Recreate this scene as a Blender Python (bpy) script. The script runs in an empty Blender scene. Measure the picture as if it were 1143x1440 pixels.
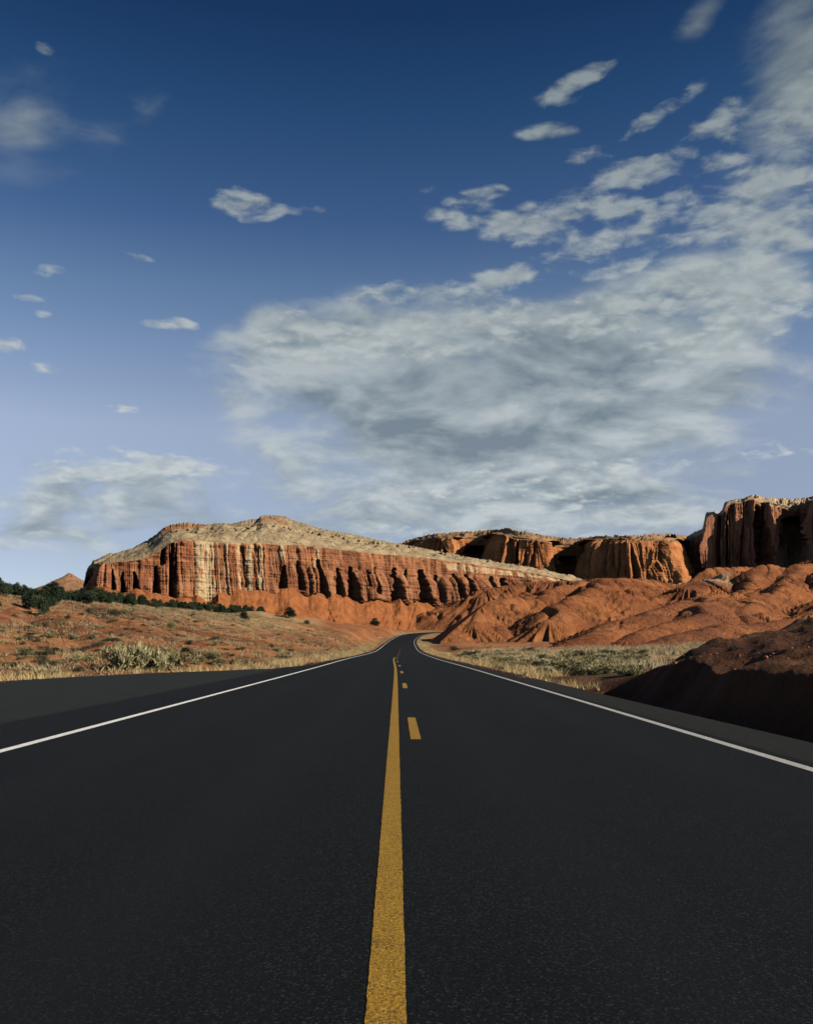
import bpy, math, random
import numpy as np
from mathutils import Vector

R = math.radians
# ------------------------------------------------------------------ camera, light, sky
SC = bpy.context.scene
COL = SC.collection
F, VX, VY, CAMH = 1285.0, 557.0, 909.0, 1.02      # focal length in photo pixels, vanishing point, eye height

cam_data = bpy.data.cameras.new("camera")
cam = bpy.data.objects.new("camera", cam_data)
COL.objects.link(cam)
cam.location = (0, 0, CAMH)
cam.rotation_euler = (R(90), 0, 0)
cam_data.sensor_fit = 'HORIZONTAL'
cam_data.sensor_width = 36
cam_data.lens = 36 * F / 1143
cam_data.shift_x = (571.5 - VX) / 1143
cam_data.shift_y = (VY - 720) / 1143
cam_data.clip_start = 0.05
cam_data.clip_end = 20000
SC.camera = cam

SC.view_settings.view_transform = 'Standard'
SC.view_settings.look = 'None'
SC.view_settings.gamma = 1
SC.view_settings.use_curve_mapping = False
SC.view_settings.exposure = 0.5
SC.cycles.max_bounces = 5
SC.cycles.diffuse_bounces = 0

SUN_AZ, SUN_EL = R(67), R(27.5)          # azimuth measured from straight behind the camera, towards the right
sun_dir = Vector((math.sin(SUN_AZ) * math.cos(SUN_EL), -math.cos(SUN_AZ) * math.cos(SUN_EL), math.sin(SUN_EL)))
sl = bpy.data.lights.new("sun", 'SUN')
sl.energy = 5.0
sl.angle = R(0.5)
sl.color = (1.0, 0.90, 0.74)
sun = bpy.data.objects.new("sun", sl)
COL.objects.link(sun)
sun.location = (60, -60, 60)
sun.rotation_euler = sun_dir.to_track_quat('Z', 'Y').to_euler()


class NT:
    """small helper for building node trees"""
    def __init__(s, tree):
        s.t = tree
    def n(s, kind, **kw):
        nd = s.t.nodes.new(kind)
        for k, v in kw.items():
            setattr(nd, k, v)
        return nd
    def put(s, sock, v):
        if v is None:
            return
        if isinstance(v, bpy.types.NodeSocket):
            s.t.links.new(v, sock)
        else:
            if sock.type == 'RGBA' and len(v) == 3:
                v = (*v, 1)
            sock.default_value = v
    def m(s, op, a, b=None, c=None, clamp=False):
        nd = s.n('ShaderNodeMath', operation=op, use_clamp=clamp)
        for i, v in enumerate((a, b, c)):
            s.put(nd.inputs[i], v)
        return nd.outputs[0]
    def vm(s, op, a, b=None, c=None, scale=None):
        nd = s.n('ShaderNodeVectorMath', operation=op)
        for i, v in enumerate((a, b, c)):
            s.put(nd.inputs[i], v)
        if scale is not None:
            s.put(nd.inputs['Scale'], scale)
        return nd.outputs['Value'] if op in ('LENGTH', 'DOT_PRODUCT') else nd.outputs[0]
    def noise(s, vec, scale=5, detail=4, rough=.55, lac=2.0, dist=0, out='Fac'):
        nd = s.n('ShaderNodeTexNoise')
        s.put(nd.inputs['Vector'], vec)
        nd.inputs['Scale'].default_value = scale
        nd.inputs['Detail'].default_value = detail
        nd.inputs['Roughness'].default_value = rough
        nd.inputs['Lacunarity'].default_value = lac
        nd.inputs['Distortion'].default_value = dist
        return nd.outputs[out]
    def rng(s, v, a, b, c=0, d=1, smooth=True):
        nd = s.n('ShaderNodeMapRange', interpolation_type='SMOOTHSTEP' if smooth else 'LINEAR')
        for k, x in zip(('Value', 'From Min', 'From Max', 'To Min', 'To Max'), (v, a, b, c, d)):
            s.put(nd.inputs[k], x)
        return nd.outputs[0]
    def mix(s, fac, a, b, mode='MIX'):
        nd = s.n('ShaderNodeMix', data_type='RGBA', blend_type=mode)
        s.put(nd.inputs[0], fac)
        s.put(nd.inputs[6], a)
        s.put(nd.inputs[7], b)
        return nd.outputs[2]
    def comb(s, x, y, z):
        nd = s.n('ShaderNodeCombineXYZ')
        for i, v in enumerate((x, y, z)):
            s.put(nd.inputs[i], v)
        return nd.outputs[0]
    def sep(s, v):
        nd = s.n('ShaderNodeSeparateXYZ')
        s.put(nd.inputs[0], v)
        return nd.outputs
    def attr(s, name):
        return s.n('ShaderNodeAttribute', attribute_name=name).outputs['Fac']
    def ramp(s, fac, stops):
        nd = s.n('ShaderNodeValToRGB')
        el = nd.color_ramp.elements
        while len(el) < len(stops):
            el.new(0.5)
        for e, (p, c) in zip(el, stops):
            e.position = p
            e.color = (*c, 1) if len(c) == 3 else c
        s.put(nd.inputs[0], fac)
        return nd.outputs[0]


world = bpy.data.worlds.new("World")
SC.world = world
world.use_nodes = True
wt = world.node_tree
wt.nodes.clear()
W = NT(wt)
sky = W.n('ShaderNodeTexSky', sky_type='NISHITA', sun_disc=False)
sky.sun_elevation = SUN_EL
sky.sun_rotation = math.pi - SUN_AZ
sky.altitude = 1700
sky.air_density = 1.0
sky.dust_density = 0.6
sky.ozone_density = 2.5
wdir = W.n('ShaderNodeTexCoord').outputs['Generated']
dx, dy, dz = W.sep(wdir)
el = W.m('ARCSINE', dz)
az = W.m('ARCTAN2', dx, dy)
ang = W.comb(az, el, 0.0)


def ang_of(px, py):
    v = Vector(((px - VX) / F, 1, (VY - py) / F)).normalized()
    return math.atan2(v.x, v.y), math.asin(v.z)


GRAD = [(0.0, (0.72, 0.76, 0.95)), (0.128, (1.073, 0.851, 0.816)), (0.287, (1.714, 1.263, 1.054)), (0.358, (1.412, 1.158, 1.039)), (0.46, (0.938, 0.936, 0.926)), (0.54, (0.508, 0.639, 0.779)), (0.665, (0.228, 0.437, 0.593)), (0.755, (0.137, 0.286, 0.451)), (1.0, (0.11, 0.229, 0.361))]
# thin-air gradient: the clear sky deepens quickly with height, as in very dry desert air
skyc = W.n('ShaderNodeGamma')
W.put(skyc.inputs[0], W.vm('SCALE', sky.outputs[0], scale=0.1))
skyc.inputs[1].default_value = 1.0
base_sky = skyc.outputs[0]
grad = W.ramp(W.rng(el, 0.0, 0.80, smooth=False), GRAD)
base_sky = W.mix(1.0, base_sky, grad, 'MULTIPLY')

# clouds: patches over the sky (direction: azimuth / elevation), broken by noise on a flat cloud layer
BANK = [  # the long grey cloud bank: px, py, rx, ry, strength, tilt(deg)
    (640, 535, 300, 95, .80, -4), (470, 480, 130, 44, .50, -6), (800, 510, 230, 90, .64, 12), (590, 600, 210, 65, .62, 0), (970, 500, 150, 70, .36, 20), (1060, 420, 110, 60, .24, 40), (1140, 60, 110, 95, .72, 35), (1120, 240, 90, 90, .12, 0), (700, 650, 240, 50, .55, 0), (740, 705, 280, 50, .58, 2), (620, 735, 170, 26, .46, 0), (860, 722, 170, 32, .42, 0),
    (960, 570, 170, 60, .42, 5), (20, 712, 180, 30, .22, 0), (180, 672, 140, 32, .46, -3), (40, 752, 130, 18, .44, 0), (985, 26, 55, 24, .42, 35), (560, 560, 380, 150, .20, 0), (860, 560, 330, 160, .22, 0), (200, 740, 420, 80, .22, 0), (1080, 330, 150, 130, .14, 0), (560, 720, 420, 90, .16, 0), (50, 165, 160, 80, .19, 20), (215, 150, 120, 26, .13, 35)]
PUFF = [
    (450, 462, 80, 22, .85, -5), (540, 470, 100, 22, .70, 8), (430, 495, 110, 18, .5, 0), (560, 500, 120, 22, .45, 5), (660, 470, 130, 34, .40, 0), (800, 450, 120, 26, .72, 10), (900, 425, 90, 30, .74, 15), (960, 470, 90, 26, .60, 10), (1060, 440, 80, 34, .62, 20), (1000, 510, 90, 26, .50, 5), (880, 380, 60, 18, .60, 10), (980, 395, 80, 22, .70, 10), (1120, 420, 50, 40, .5, 0), (700, 440, 70, 18, .6, 6),
    (980, 325, 130, 36, .56, 5), (900, 300, 100, 20, .44, 6), (1090, 300, 80, 44, .42, 10), (1100, 195, 80, 46, .66, 10), (1120, 130, 50, 30, .5, 20), (1070, 260, 80, 24, .6, 8), (950, 275, 60, 18, .6, 5), (1110, 330, 60, 24, .6, 0), (860, 335, 60, 16, .6, 0), (700, 310, 30, 12, .7, 0), (850, 290, 50, 15, .6, 0), (1000, 178, 70, 28, .62, 20), (1000, 235, 60, 22, .50, 5), (1060, 375, 90, 34, .44, 15),
    (888, 246, 66, 20, .90, 8), (838, 212, 46, 13, .66, 5), (822, 106, 50, 12, .80, 12), (778, 138, 40, 11, .72, 0), (770, 184, 44, 11, .66, 0), (900, 175, 40, 12, .56, 10), (940, 150, 50, 14, .5, 20),
    (645, 296, 44, 23, .95, 0), (730, 328, 50, 18, .80, 0), (775, 305, 60, 26, .80, 8), (820, 345, 60, 16, .5, 0), (540, 411, 52, 14, .90, 4), (640, 408, 90, 15, .76, 6), (735, 385, 84, 20, .76, 8), (600, 270, 30, 10, .35, 0), (690, 268, 30, 9, .45, 0),
    (346, 291, 46, 17, 1.3, 0), (328, 268, 30, 8, .62, 0), (424, 293, 30, 8, .74, 0), (52, 419, 30, 8, .95, 0), (58, 440, 14, 6, .7, 0),
    (6, 483, 26, 10, 1.0, 0), (242, 456, 36, 10, .85, 0), (58, 516, 28, 7, .7, 0), (174, 573, 30, 7, .55, 0), (190, 359, 24, 5, .62, -8), (70, 380, 26, 9, .42, 0), (66, 66, 16, 9, .5, 0),
    (190, 655, 110, 22, .80, -2), (92, 664, 46, 14, .8, 0), (260, 655, 50, 15, .6, 0), (450, 420, 40, 8, .5, 0), (370, 470, 60, 10, .5, 0),
    (760, 660, 160, 20, .40, 0), (700, 690, 190, 16, .46, 0), (800, 712, 160, 16, .46, 0), (650, 745, 180, 12, .46, 0), (1100, 632, 70, 12, .5, 0), (940, 652, 90, 10, .5, 0), (860, 620, 60, 12, .4, 0)]
DARK = [(590, 600, 170, 60, 1.0, 0), (700, 560, 200, 60, .7, 8), (860, 520, 160, 50, .4, 10), (180, 688, 110, 22, .6, 0), (1140, 90, 120, 70, .6, 0), (820, 700, 160, 12, .4, 0), (60, 752, 90, 10, .4, 0)]
masks = []
for LST in (BANK, PUFF, DARK):
    mask = None
    for (px, py, rx, ry, st, tl) in LST:
        a0, e0 = ang_of(px, py)
        ca, ce = math.cos(a0), math.cos(e0)
        mp = W.n('ShaderNodeMapping', vector_type='TEXTURE')
        W.put(mp.inputs['Vector'], ang)
        mp.inputs['Location'].default_value = (a0, e0, 0)
        mp.inputs['Rotation'].default_value = (0, 0, R(tl))
        mp.inputs['Scale'].default_value = (1.35 * rx / F * ca, 1.35 * ry / F * ce, 1)
        gr = W.n('ShaderNodeTexGradient', gradient_type='SPHERICAL')
        W.put(gr.inputs[0], mp.outputs[0])
        mask = W.m('MULTIPLY_ADD', gr.outputs['Fac'], st * 1.5, 0.0 if mask is None else mask)
    masks.append(W.m('MULTIPLY', W.m('TANH', W.m('MULTIPLY', mask, 0.8)), 1.15))
bank, puffm, dark = masks
den = W.m('ADD', W.m('MAXIMUM', dz, 0.0), 0.30)
cp = W.comb(W.m('DIVIDE', dx, den), W.m('DIVIDE', dy, den), W.m('MULTIPLY', dz, 2.2))
hi = W.rng(el, 0.10, 0.62)
white = W.mix(hi, (.54, .585, .59), (.25, .295, .305))
midg = W.mix(hi, (.34, .395, .42), (.185, .225, .24))
grey = W.mix(hi, (.165, .215, .25), (.115, .15, .17))


def bank_noise(off, octaves):
    return W.noise(W.vm('ADD', cp, off), 4.6, octaves, .55, dist=.25)


b0 = bank_noise((.37, .21, .0), 8)
b1 = bank_noise((.358, .19, .050), 4)
dA = W.m('MULTIPLY_ADD', W.m('SUBTRACT', b0, .5), 2.9, W.m('MULTIPLY', bank, 1.15))
covA = W.m('MULTIPLY', W.rng(dA, 0.12, 0.98), W.rng(bank, 0.02, 0.30))
shA = W.m('MULTIPLY_ADD', W.m('SUBTRACT', b0, b1), 3.4, 0.66)
shA = W.m('SUBTRACT', shA, W.m('MULTIPLY', dark, 0.40), clamp=True)
colA = W.ramp(shA, [(0, (0, 0, 0)), (1, (1, 1, 1))])
colA = W.mix(W.rng(shA, 0.0, 0.55, smooth=False), grey, midg)
colA = W.mix(W.rng(shA, 0.55, 1.1, smooth=False), colA, white)
fin = W.mix(W.m('MULTIPLY', covA, 0.86), base_sky, colA)


def puff_noise(off, octaves):
    p = W.vm('ADD', cp, off)
    nd = W.n('ShaderNodeTexNoise')
    W.put(nd.inputs['Vector'], p)
    nd.inputs['Scale'].default_value = 16.0
    nd.inputs['Detail'].default_value = 2.0
    wp = W.vm('ADD', W.vm('MULTIPLY', p, (15, 19, 19)), W.vm('SCALE', nd.outputs['Color'], scale=1.7))
    vor = W.n('ShaderNodeTexVoronoi', feature='SMOOTH_F1')
    W.put(vor.inputs['Vector'], wp)
    vor.inputs['Scale'].default_value = 1.0
    vor.inputs['Smoothness'].default_value = .45
    det = W.noise(p, 26.0, octaves, .60, dist=.3)
    return W.m('MULTIPLY_ADD', W.m('SUBTRACT', .50, vor.outputs['Distance']), 1.25, W.m('MULTIPLY', W.m('SUBTRACT', det, .5), 2.3))


p0 = puff_noise((0, 0, 0), 7)
p1 = puff_noise((-.004, -.008, .022), 2)
dB = W.m('MULTIPLY_ADD', puffm, 1.15, p0)
covB = W.m('MULTIPLY', W.rng(dB, 0.26, 1.30), W.rng(puffm, 0.05, 0.35))
shB = W.m('MULTIPLY_ADD', W.m('SUBTRACT', p0, p1), 0.85, W.m('MULTIPLY_ADD', dark, -.35, 0.66), clamp=True)
colB = W.mix(shB, midg, white)
fin = W.mix(W.m('MULTIPLY', covB, 0.85), fin, colB)
world.cycles.sampling_method = 'MANUAL'
world.cycles.sample_map_resolution = 512
bg = W.n('ShaderNodeBackground')
W.put(bg.inputs[0], W.vm('SCALE', fin, scale=7.7))
bg.inputs[1].default_value = 0.10
wo = W.n('ShaderNodeOutputWorld')
wt.links.new(bg.outputs[0], wo.inputs[0])
#BODY
# ------------------------------------------------------------------ numeric helpers
def _hash(ix, iy, seed):
    h = (ix.astype(np.int64) * 374761393 + iy.astype(np.int64) * 668265263 + seed * 144665) & 0xffffffff
    h = ((h ^ (h >> 13)) * 1274126177) & 0xffffffff
    return h ^ (h >> 16)


def pnoise(x, y, seed=0):
    """gradient noise, about -1..1"""
    x, y = np.broadcast_arrays(np.asarray(x, float), np.asarray(y, float))
    ix, iy = np.floor(x), np.floor(y)
    fx, fy = x - ix, y - iy
    def g(ox, oy):
        a = (_hash(ix + ox, iy + oy, seed) & 0xffff) / 65536.0 * 2 * math.pi
        return np.cos(a) * (fx - ox) + np.sin(a) * (fy - oy)
    u = fx * fx * fx * (fx * (fx * 6 - 15) + 10)
    v = fy * fy * fy * (fy * (fy * 6 - 15) + 10)
    a = g(0, 0); b = g(1, 0); c = g(0, 1); d = g(1, 1)
    return 1.5 * ((a + (b - a) * u) * (1 - v) + (c + (d - c) * u) * v)


def fbm(x, y, seed=0, oct=4, gain=.5):
    s, a, f = 0, 1, 1
    for i in range(oct):
        s = s + a * pnoise(np.asarray(x) * f, np.asarray(y) * f, seed + i * 17)
        a *= gain
        f *= 2.03
    return s


def hash1(i, seed=0):
    i = np.asarray(i)
    return (_hash(i, i * 0 + 7, seed) & 0xffff) / 65536.0


def sst(a, b, x):
    t = np.clip((np.asarray(x, float) - a) / (b - a), 0, 1)
    return t * t * (3 - 2 * t)


def at(px, py, d):
    """a point of the place, d metres ahead of the viewpoint, seen at a photo pixel"""
    return np.array([(px - VX) / F * d, d, CAMH + (VY - py) / F * d])


def smooth1(a, w):
    k = np.hanning(2 * w + 3)[1:-1]
    k /= k.sum()
    p = np.pad(a, w, mode='edge')
    return np.convolve(p, k, 'valid')


def link(o, parent=None):
    COL.objects.link(o)
    if parent:
        o.parent = parent
    return o


def tag(o, label=None, cat=None, group=None, kind=None):
    for k, v in (('label', label), ('category', cat), ('group', group), ('kind', kind)):
        if v:
            o[k] = v
    return o


def mesh_obj(name, V, Fc, mat=None, parent=None, smooth=False, attrs=None):
    V = np.asarray(V, np.float32).reshape(-1, 3)
    Fc = np.asarray(Fc, np.int32)
    k = Fc.shape[1]
    me = bpy.data.meshes.new(name)
    me.vertices.add(len(V))
    me.vertices.foreach_set('co', V.ravel())
    me.loops.add(Fc.size)
    me.loops.foreach_set('vertex_index', Fc.ravel())
    me.polygons.add(len(Fc))
    me.polygons.foreach_set('loop_start', np.arange(0, Fc.size, k, dtype=np.int32))
    me.polygons.foreach_set('loop_total', np.full(len(Fc), k, np.int32))
    me.polygons.foreach_set('use_smooth', np.full(len(Fc), bool(smooth)))
    for n_, a in (attrs or {}).items():
        at_ = me.attributes.new(n_, 'FLOAT', 'POINT')
        at_.data.foreach_set('value', np.asarray(a, np.float32).ravel())
    me.update(calc_edges=True)
    if mat:
        me.materials.append(mat)
    return link(bpy.data.objects.new(name, me), parent)


def grid_faces(nr, nc, keep=None):
    i = np.arange(nr - 1)[:, None] * nc + np.arange(nc - 1)[None, :]
    f = np.stack([i, i + 1, i + nc + 1, i + nc], -1).reshape(-1, 4)
    return f


# ------------------------------------------------------------------ materials
def material(name, rough=.9, spec=.2):
    m = bpy.data.materials.new(name)
    m.use_nodes = True
    t = m.node_tree
    b = t.nodes['Principled BSDF']
    b.inputs['Roughness'].default_value = rough
    b.inputs['Specular IOR Level'].default_value = spec
    return m, NT(t), b


def bump(N, b, h, dist, strength=1.0):
    nd = N.n('ShaderNodeBump')
    nd.inputs['Strength'].default_value = strength
    nd.inputs['Distance'].default_value = dist
    N.put(nd.inputs['Height'], h)
    N.t.links.new(nd.outputs[0], b.inputs['Normal'])


def obj_co(N):
    return N.n('ShaderNodeTexCoord').outputs['Object']


def mat_rock(name, wall_a, wall_b, wall_c, talus, cap, pale, scale=1.0, strata=.8):
    """layered cliff rock; the mesh carries how much of each band a point belongs to"""
    m, N, b = material(name, .92, .12)
    co = obj_co(N)
    x, y, z = N.sep(co)
    wob = N.noise(co, .02 * scale, 3)
    zz = N.m('MULTIPLY_ADD', wob, 9.0 / scale, z)
    line = N.noise(N.comb(N.m('MULTIPLY', x, .01), N.m('MULTIPLY', y, .01), zz), strata * scale, 4, .62)
    fine = N.noise(N.vm('MULTIPLY', co, (1, 1, 3)), .9 * scale, 6, .65)
    streak = N.noise(N.vm('MULTIPLY', co, (1, 1, .06)), .30 * scale, 4, .6)
    wc = N.mix(N.rng(N.m('MULTIPLY_ADD', N.m('SUBTRACT', N.noise(co, .05 * scale, 4, .6), .5), .8, line), .34, .66), wall_b, wall_a)
    wc = N.mix(N.m('MULTIPLY', N.rng(streak, .44, .66), .75), wc, wall_c)
    blk = N.noise(N.vm('MULTIPLY', co, (1, 1, .35)), .055 * scale, 3, .55)
    wc = N.mix(N.m('MULTIPLY', N.rng(blk, .50, .64), .60), wc, tuple(v * .62 for v in wall_b))
    wc = N.mix(N.m('MULTIPLY', N.rng(fine, .50, .75), .5), wc, N.vm('SCALE', wc, scale=.55))
    pm = N.attr('pale')
    pm = N.rng(N.m('MULTIPLY_ADD', N.m('SUBTRACT', fine, .5), .7, pm), .3, .7)
    wc = N.mix(pm, wc, N.mix(N.rng(line, .4, .6), pale, N.vm('SCALE', pale, scale=.72)) if False else N.mix(N.rng(fine, .35, .6), tuple(c * .72 for c in pale), pale))
    # talus: sandy debris with run-off streaks and scattered blocks
    t1 = N.noise(co, .22 * scale, 6, .62)
    tc = N.mix(N.rng(t1, .38, .64), tuple(c * .70 for c in talus), talus)
    tc = N.mix(N.m('MULTIPLY', N.rng(N.noise(co, 1.3 * scale, 3, .6), .58, .70), .6), tc, tuple(c * .45 for c in talus))
    tc = N.mix(N.m('MULTIPLY', N.rng(N.noise(co, 1.0 * scale, 2, .5), .66, .74), .5), tc, (.42, .30, .20))
    # top slope: grey-tan soil with dark scrub specks
    c1 = N.noise(co, .10 * scale, 6, .62)
    cc = N.mix(N.rng(c1, .38, .62), tuple(c * .68 for c in cap), cap)
    cc = N.mix(N.m('MULTIPLY', N.rng(N.noise(co, .55 * scale, 4, .65), .55, .63), .85), cc, (.060, .050, .032))
    cc = N.mix(N.m('MULTIPLY', N.rng(N.noise(N.vm('MULTIPLY', co, (1, 1, .3)), .16 * scale, 3, .6), .60, .72), .45), cc, tuple(min(.6, c * 1.5) for c in cap))
    wt_ = N.m('MULTIPLY_ADD', N.m('SUBTRACT', fine, .5), .8, N.attr('w_talus'))
    wk_ = N.m('MULTIPLY_ADD', N.m('SUBTRACT', c1, .5), .8, N.attr('w_cap'))
    col = N.mix(N.rng(wt_, .35, .65), wc, tc)
    col = N.mix(N.rng(wk_, .35, .65), col, cc)
    N.put(b.inputs['Base Color'], col)
    bump(N, b, N.m('MULTIPLY_ADD', fine, .7, line), .9 / scale, .8)
    return m


M_MESA = mat_rock('layered_red_sandstone', (.31, .125, .055), (.185, .068, .034), (.36, .175, .085), (.30, .105, .036), (.325, .245, .145), (.47, .335, .19))
M_FAR = mat_rock('massive_orange_sandstone', (.47, .195, .072), (.38, .145, .052), (.27, .095, .040), (.34, .22, .12), (.30, .17, .085), (.5, .36, .22), .6, .13)
M_BUTTE = mat_rock('dark_butte_sandstone', (.38, .165, .085), (.27, .11, .058), (.125, .058, .038), (.30, .16, .08), (.42, .30, .18), (.5, .36, .22), .6, .10)  # darker base tones and streaks than the orange cliff


def mat_badland():
    m, N, b = material('badland_clay', .95, .08)
    co = obj_co(N)
    z = N.sep(co)[2]
    big = N.noise(co, .025, 4, .55)
    fine = N.noise(co, .35, 7, .64)
    grit = N.noise(co, 2.2, 3, .6)
    band = N.noise(N.comb(0.0, 0.0, N.m('MULTIPLY_ADD', big, 8.0, z)), .28, 3, .6)
    c = N.mix(N.rng(big, .38, .62), (.185, .064, .025), (.29, .108, .038))
    c = N.mix(N.m('MULTIPLY', N.rng(band, .44, .64), .55), c, (.33, .140, .054))
    c = N.mix(N.m('MULTIPLY', N.rng(fine, .47, .64), .70), c, (.135, .050, .025))
    c = N.mix(N.m('MULTIPLY', N.rng(grit, .60, .72), .45), c, (.12, .05, .03))
    c = N.mix(N.m('MULTIPLY', N.attr('pale'), N.rng(fine, .35, .6)), c, (.50, .38, .25))
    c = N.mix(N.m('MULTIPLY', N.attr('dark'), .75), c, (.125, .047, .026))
    N.put(b.inputs['Base Color'], c)
    bump(N, b, N.m('MULTIPLY_ADD', grit, .35, fine), 1.3, 1.0)
    return m


def mat_ground():
    m, N, b = material('desert_ground', .95, .08)
    co = obj_co(N)
    x, y, z = N.sep(co)
    big = N.noise(co, .06, 4, .55)
    str_ = N.noise(N.vm('MULTIPLY', co, (.45, 1.0, 1.0)), .30, 7, .70, dist=.3)
    fine = N.noise(N.vm('MULTIPLY', co, (.8, 1.0, 1.0)), .9, 7, .72)
    grit = N.noise(co, 9.0, 4, .6)
    c = N.mix(N.rng(big, .38, .62), (.205, .072, .030), (.35, .155, .060))
    c = N.mix(N.m('MULTIPLY', N.rng(fine, .47, .62), .75), c, (.115, .043, .025))
    c = N.mix(N.m('MULTIPLY', N.rng(fine, .46, .36), .55), c, (.42, .235, .115))
    c = N.mix(N.m('MULTIPLY', N.rng(grit, .58, .70), .5), c, (.42, .21, .10))
    g = N.m('MULTIPLY_ADD', N.m('SUBTRACT', str_, .5), 1.8, N.attr('straw'))
    c = N.mix(N.m('MULTIPLY', N.rng(g, .38, .72), .85), c, N.mix(N.rng(fine, .35, .65), (.19, .115, .055), (.37, .27, .135)))
    rk = N.m('MULTIPLY_ADD', N.m('SUBTRACT', str_, .5), 1.4, N.attr('rock_shade'))
    c = N.mix(N.m('MULTIPLY', N.rng(rk, .45, .72), .85), c, N.mix(N.rng(fine, .38, .6), (.016, .010, .008), (.075, .033, .019)))  # near-black tone: rock bands on the slope, painted shade on the right bank
    N.put(b.inputs['Base Color'], c)
    bump(N, b, N.m('MULTIPLY_ADD', fine, 2.0, grit), .12, .9)
    return m


def mat_asphalt(name, dark, light, tint):
    m, N, b = material(name, .85, .10)
    co = obj_co(N)
    agg = N.noise(co, 60.0, 4, .75)
    spk = N.n('ShaderNodeTexVoronoi', feature='F1')
    N.put(spk.inputs['Vector'], co)
    spk.inputs['Scale'].default_value = 140.0
    sepc = N.n('ShaderNodeSeparateColor')
    N.put(sepc.inputs[0], spk.outputs['Color'])
    wear = N.noise(N.vm('MULTIPLY', co, (1.0, .10, 1)), .9, 4, .55)
    patch = N.noise(co, .5, 5, .62)
    c = N.mix(N.rng(agg, .36, .66), dark, light)
    c = N.mix(N.m('MULTIPLY', N.rng(sepc.outputs[0], .80, .98), .75), c, tuple(v * 4.6 for v in light))
    c = N.mix(N.m('MULTIPLY', N.rng(sepc.outputs[2], .72, .95), .6), c, tuple(v * .45 for v in dark))
    c = N.mix(N.m('MULTIPLY', N.rng(wear, .42, .66), .40), c, tint)
    c = N.mix(N.m('MULTIPLY', N.rng(patch, .5, .68), .35), c, dark)
    # faint wheel paths, polished paler by traffic, and a thin joint between the lanes
    xx = N.sep(co)[0]
    trk = None
    for x0 in (-2.75, -1.0, .85, 2.6):
        g_ = N.rng(N.m('ABSOLUTE', N.m('SUBTRACT', N.m('MULTIPLY_ADD', N.m('SUBTRACT', wear, .5), .6, xx), x0)), .50, .0)
        trk = g_ if trk is None else N.m('MAXIMUM', trk, g_)
    c = N.mix(N.m('MULTIPLY', trk, .30), c, tuple(v * 1.5 for v in light))
    N.put(b.inputs['Base Color'], c)
    bump(N, b, N.m('MULTIPLY_ADD', sepc.outputs[1], .5, agg), .006, 1.0)
    return m


def mat_paint(name, col, wornto, worn):
    m, N, b = material(name, .75, .2)
    co = obj_co(N)
    agg = N.noise(co, 85.0, 4, .75)
    spk = N.n('ShaderNodeTexVoronoi', feature='F1')
    N.put(spk.inputs['Vector'], co)
    spk.inputs['Scale'].default_value = 130.0
    sepc = N.n('ShaderNodeSeparateColor')
    N.put(sepc.inputs[0], spk.outputs['Color'])
    ptc = N.noise(co, 5.0, 4, .6)
    c = N.mix(N.rng(ptc, .3, .7), tuple(v * .70 for v in col), col)
    c = N.mix(N.m('MULTIPLY', N.rng(sepc.outputs[0], .70, .95), .6), c, tuple(min(.92, v * 1.45 + .03) for v in col))
    k = N.m('MULTIPLY_ADD', N.m('SUBTRACT', ptc, .5), .5, agg)
    c = N.mix(N.m('MULTIPLY', N.rng(k, .50, .64), worn), c, wornto)
    c = N.mix(N.m('MULTIPLY', N.rng(sepc.outputs[1], .78, .95), worn), c, wornto)
    N.put(b.inputs['Base Color'], c)
    bump(N, b, N.m('MULTIPLY_ADD', sepc.outputs[2], .6, agg), .006, 1.0)
    return m


def mat_leaf(name, a, bcol, hue=.25):
    m, N, b = material(name, .85, .12)
    oi = N.n('ShaderNodeObjectInfo')
    co = obj_co(N)
    n_ = N.noise(co, 3.0, 4, .6)
    f = N.m('MULTIPLY_ADD', N.m('SUBTRACT', oi.outputs['Random'], .5), hue * 2, n_)
    N.put(b.inputs['Base Color'], N.mix(N.rng(f, .3, .7), a, bcol))
    return m


M_CLAY = mat_badland()
M_GROUND = mat_ground()
M_ASPH = mat_asphalt('fresh_dark_asphalt', (.0026, .0036, .0043), (.0068, .0082, .0092), (.0078, .0088, .0088))
M_TURN = mat_asphalt('older_grey_asphalt', (.0095, .0118, .0108), (.0185, .0215, .0192), (.0150, .0172, .0152))
M_SHLD = mat_asphalt('dusty_shoulder_asphalt', (.0085, .009, .0075), (.018, .018, .0155), (.0145, .014, .012))
M_YELLOW = mat_paint('yellow_road_paint', (.365, .205, .018), (.115, .062, .012), .85)
M_WHITE = mat_paint('white_road_paint', (.93, .92, .87), (.42, .41, .38), .7)
M_WHITE_OLD = mat_paint('dull_white_road_paint', (.47, .46, .43), (.2, .2, .19), .6)
M_JUNIPER = mat_leaf('juniper_needles', (.016, .028, .016), (.038, .055, .026))
M_DARKSHRUB = mat_leaf('dark_scrub_leaves', (.045, .043, .024), (.085, .078, .045))
M_SAGE = mat_leaf('sage_leaves', (.15, .135, .065), (.30, .255, .125))
M_RABBIT = mat_leaf('rabbitbrush_stems', (.24, .21, .095), (.46, .41, .23), .1)
M_STRAW = mat_leaf('dry_grass', (.27, .18, .075), (.50, .37, .18), .1)
M_TUFT = mat_leaf('pale_scrub_grass', (.20, .145, .075), (.42, .33, .19), .2)
M_BARK = mat_leaf('bark', (.09, .065, .045), (.16, .12, .08))
M_STONE = mat_leaf('red_stone', (.13, .050, .028), (.26, .11, .055))

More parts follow.
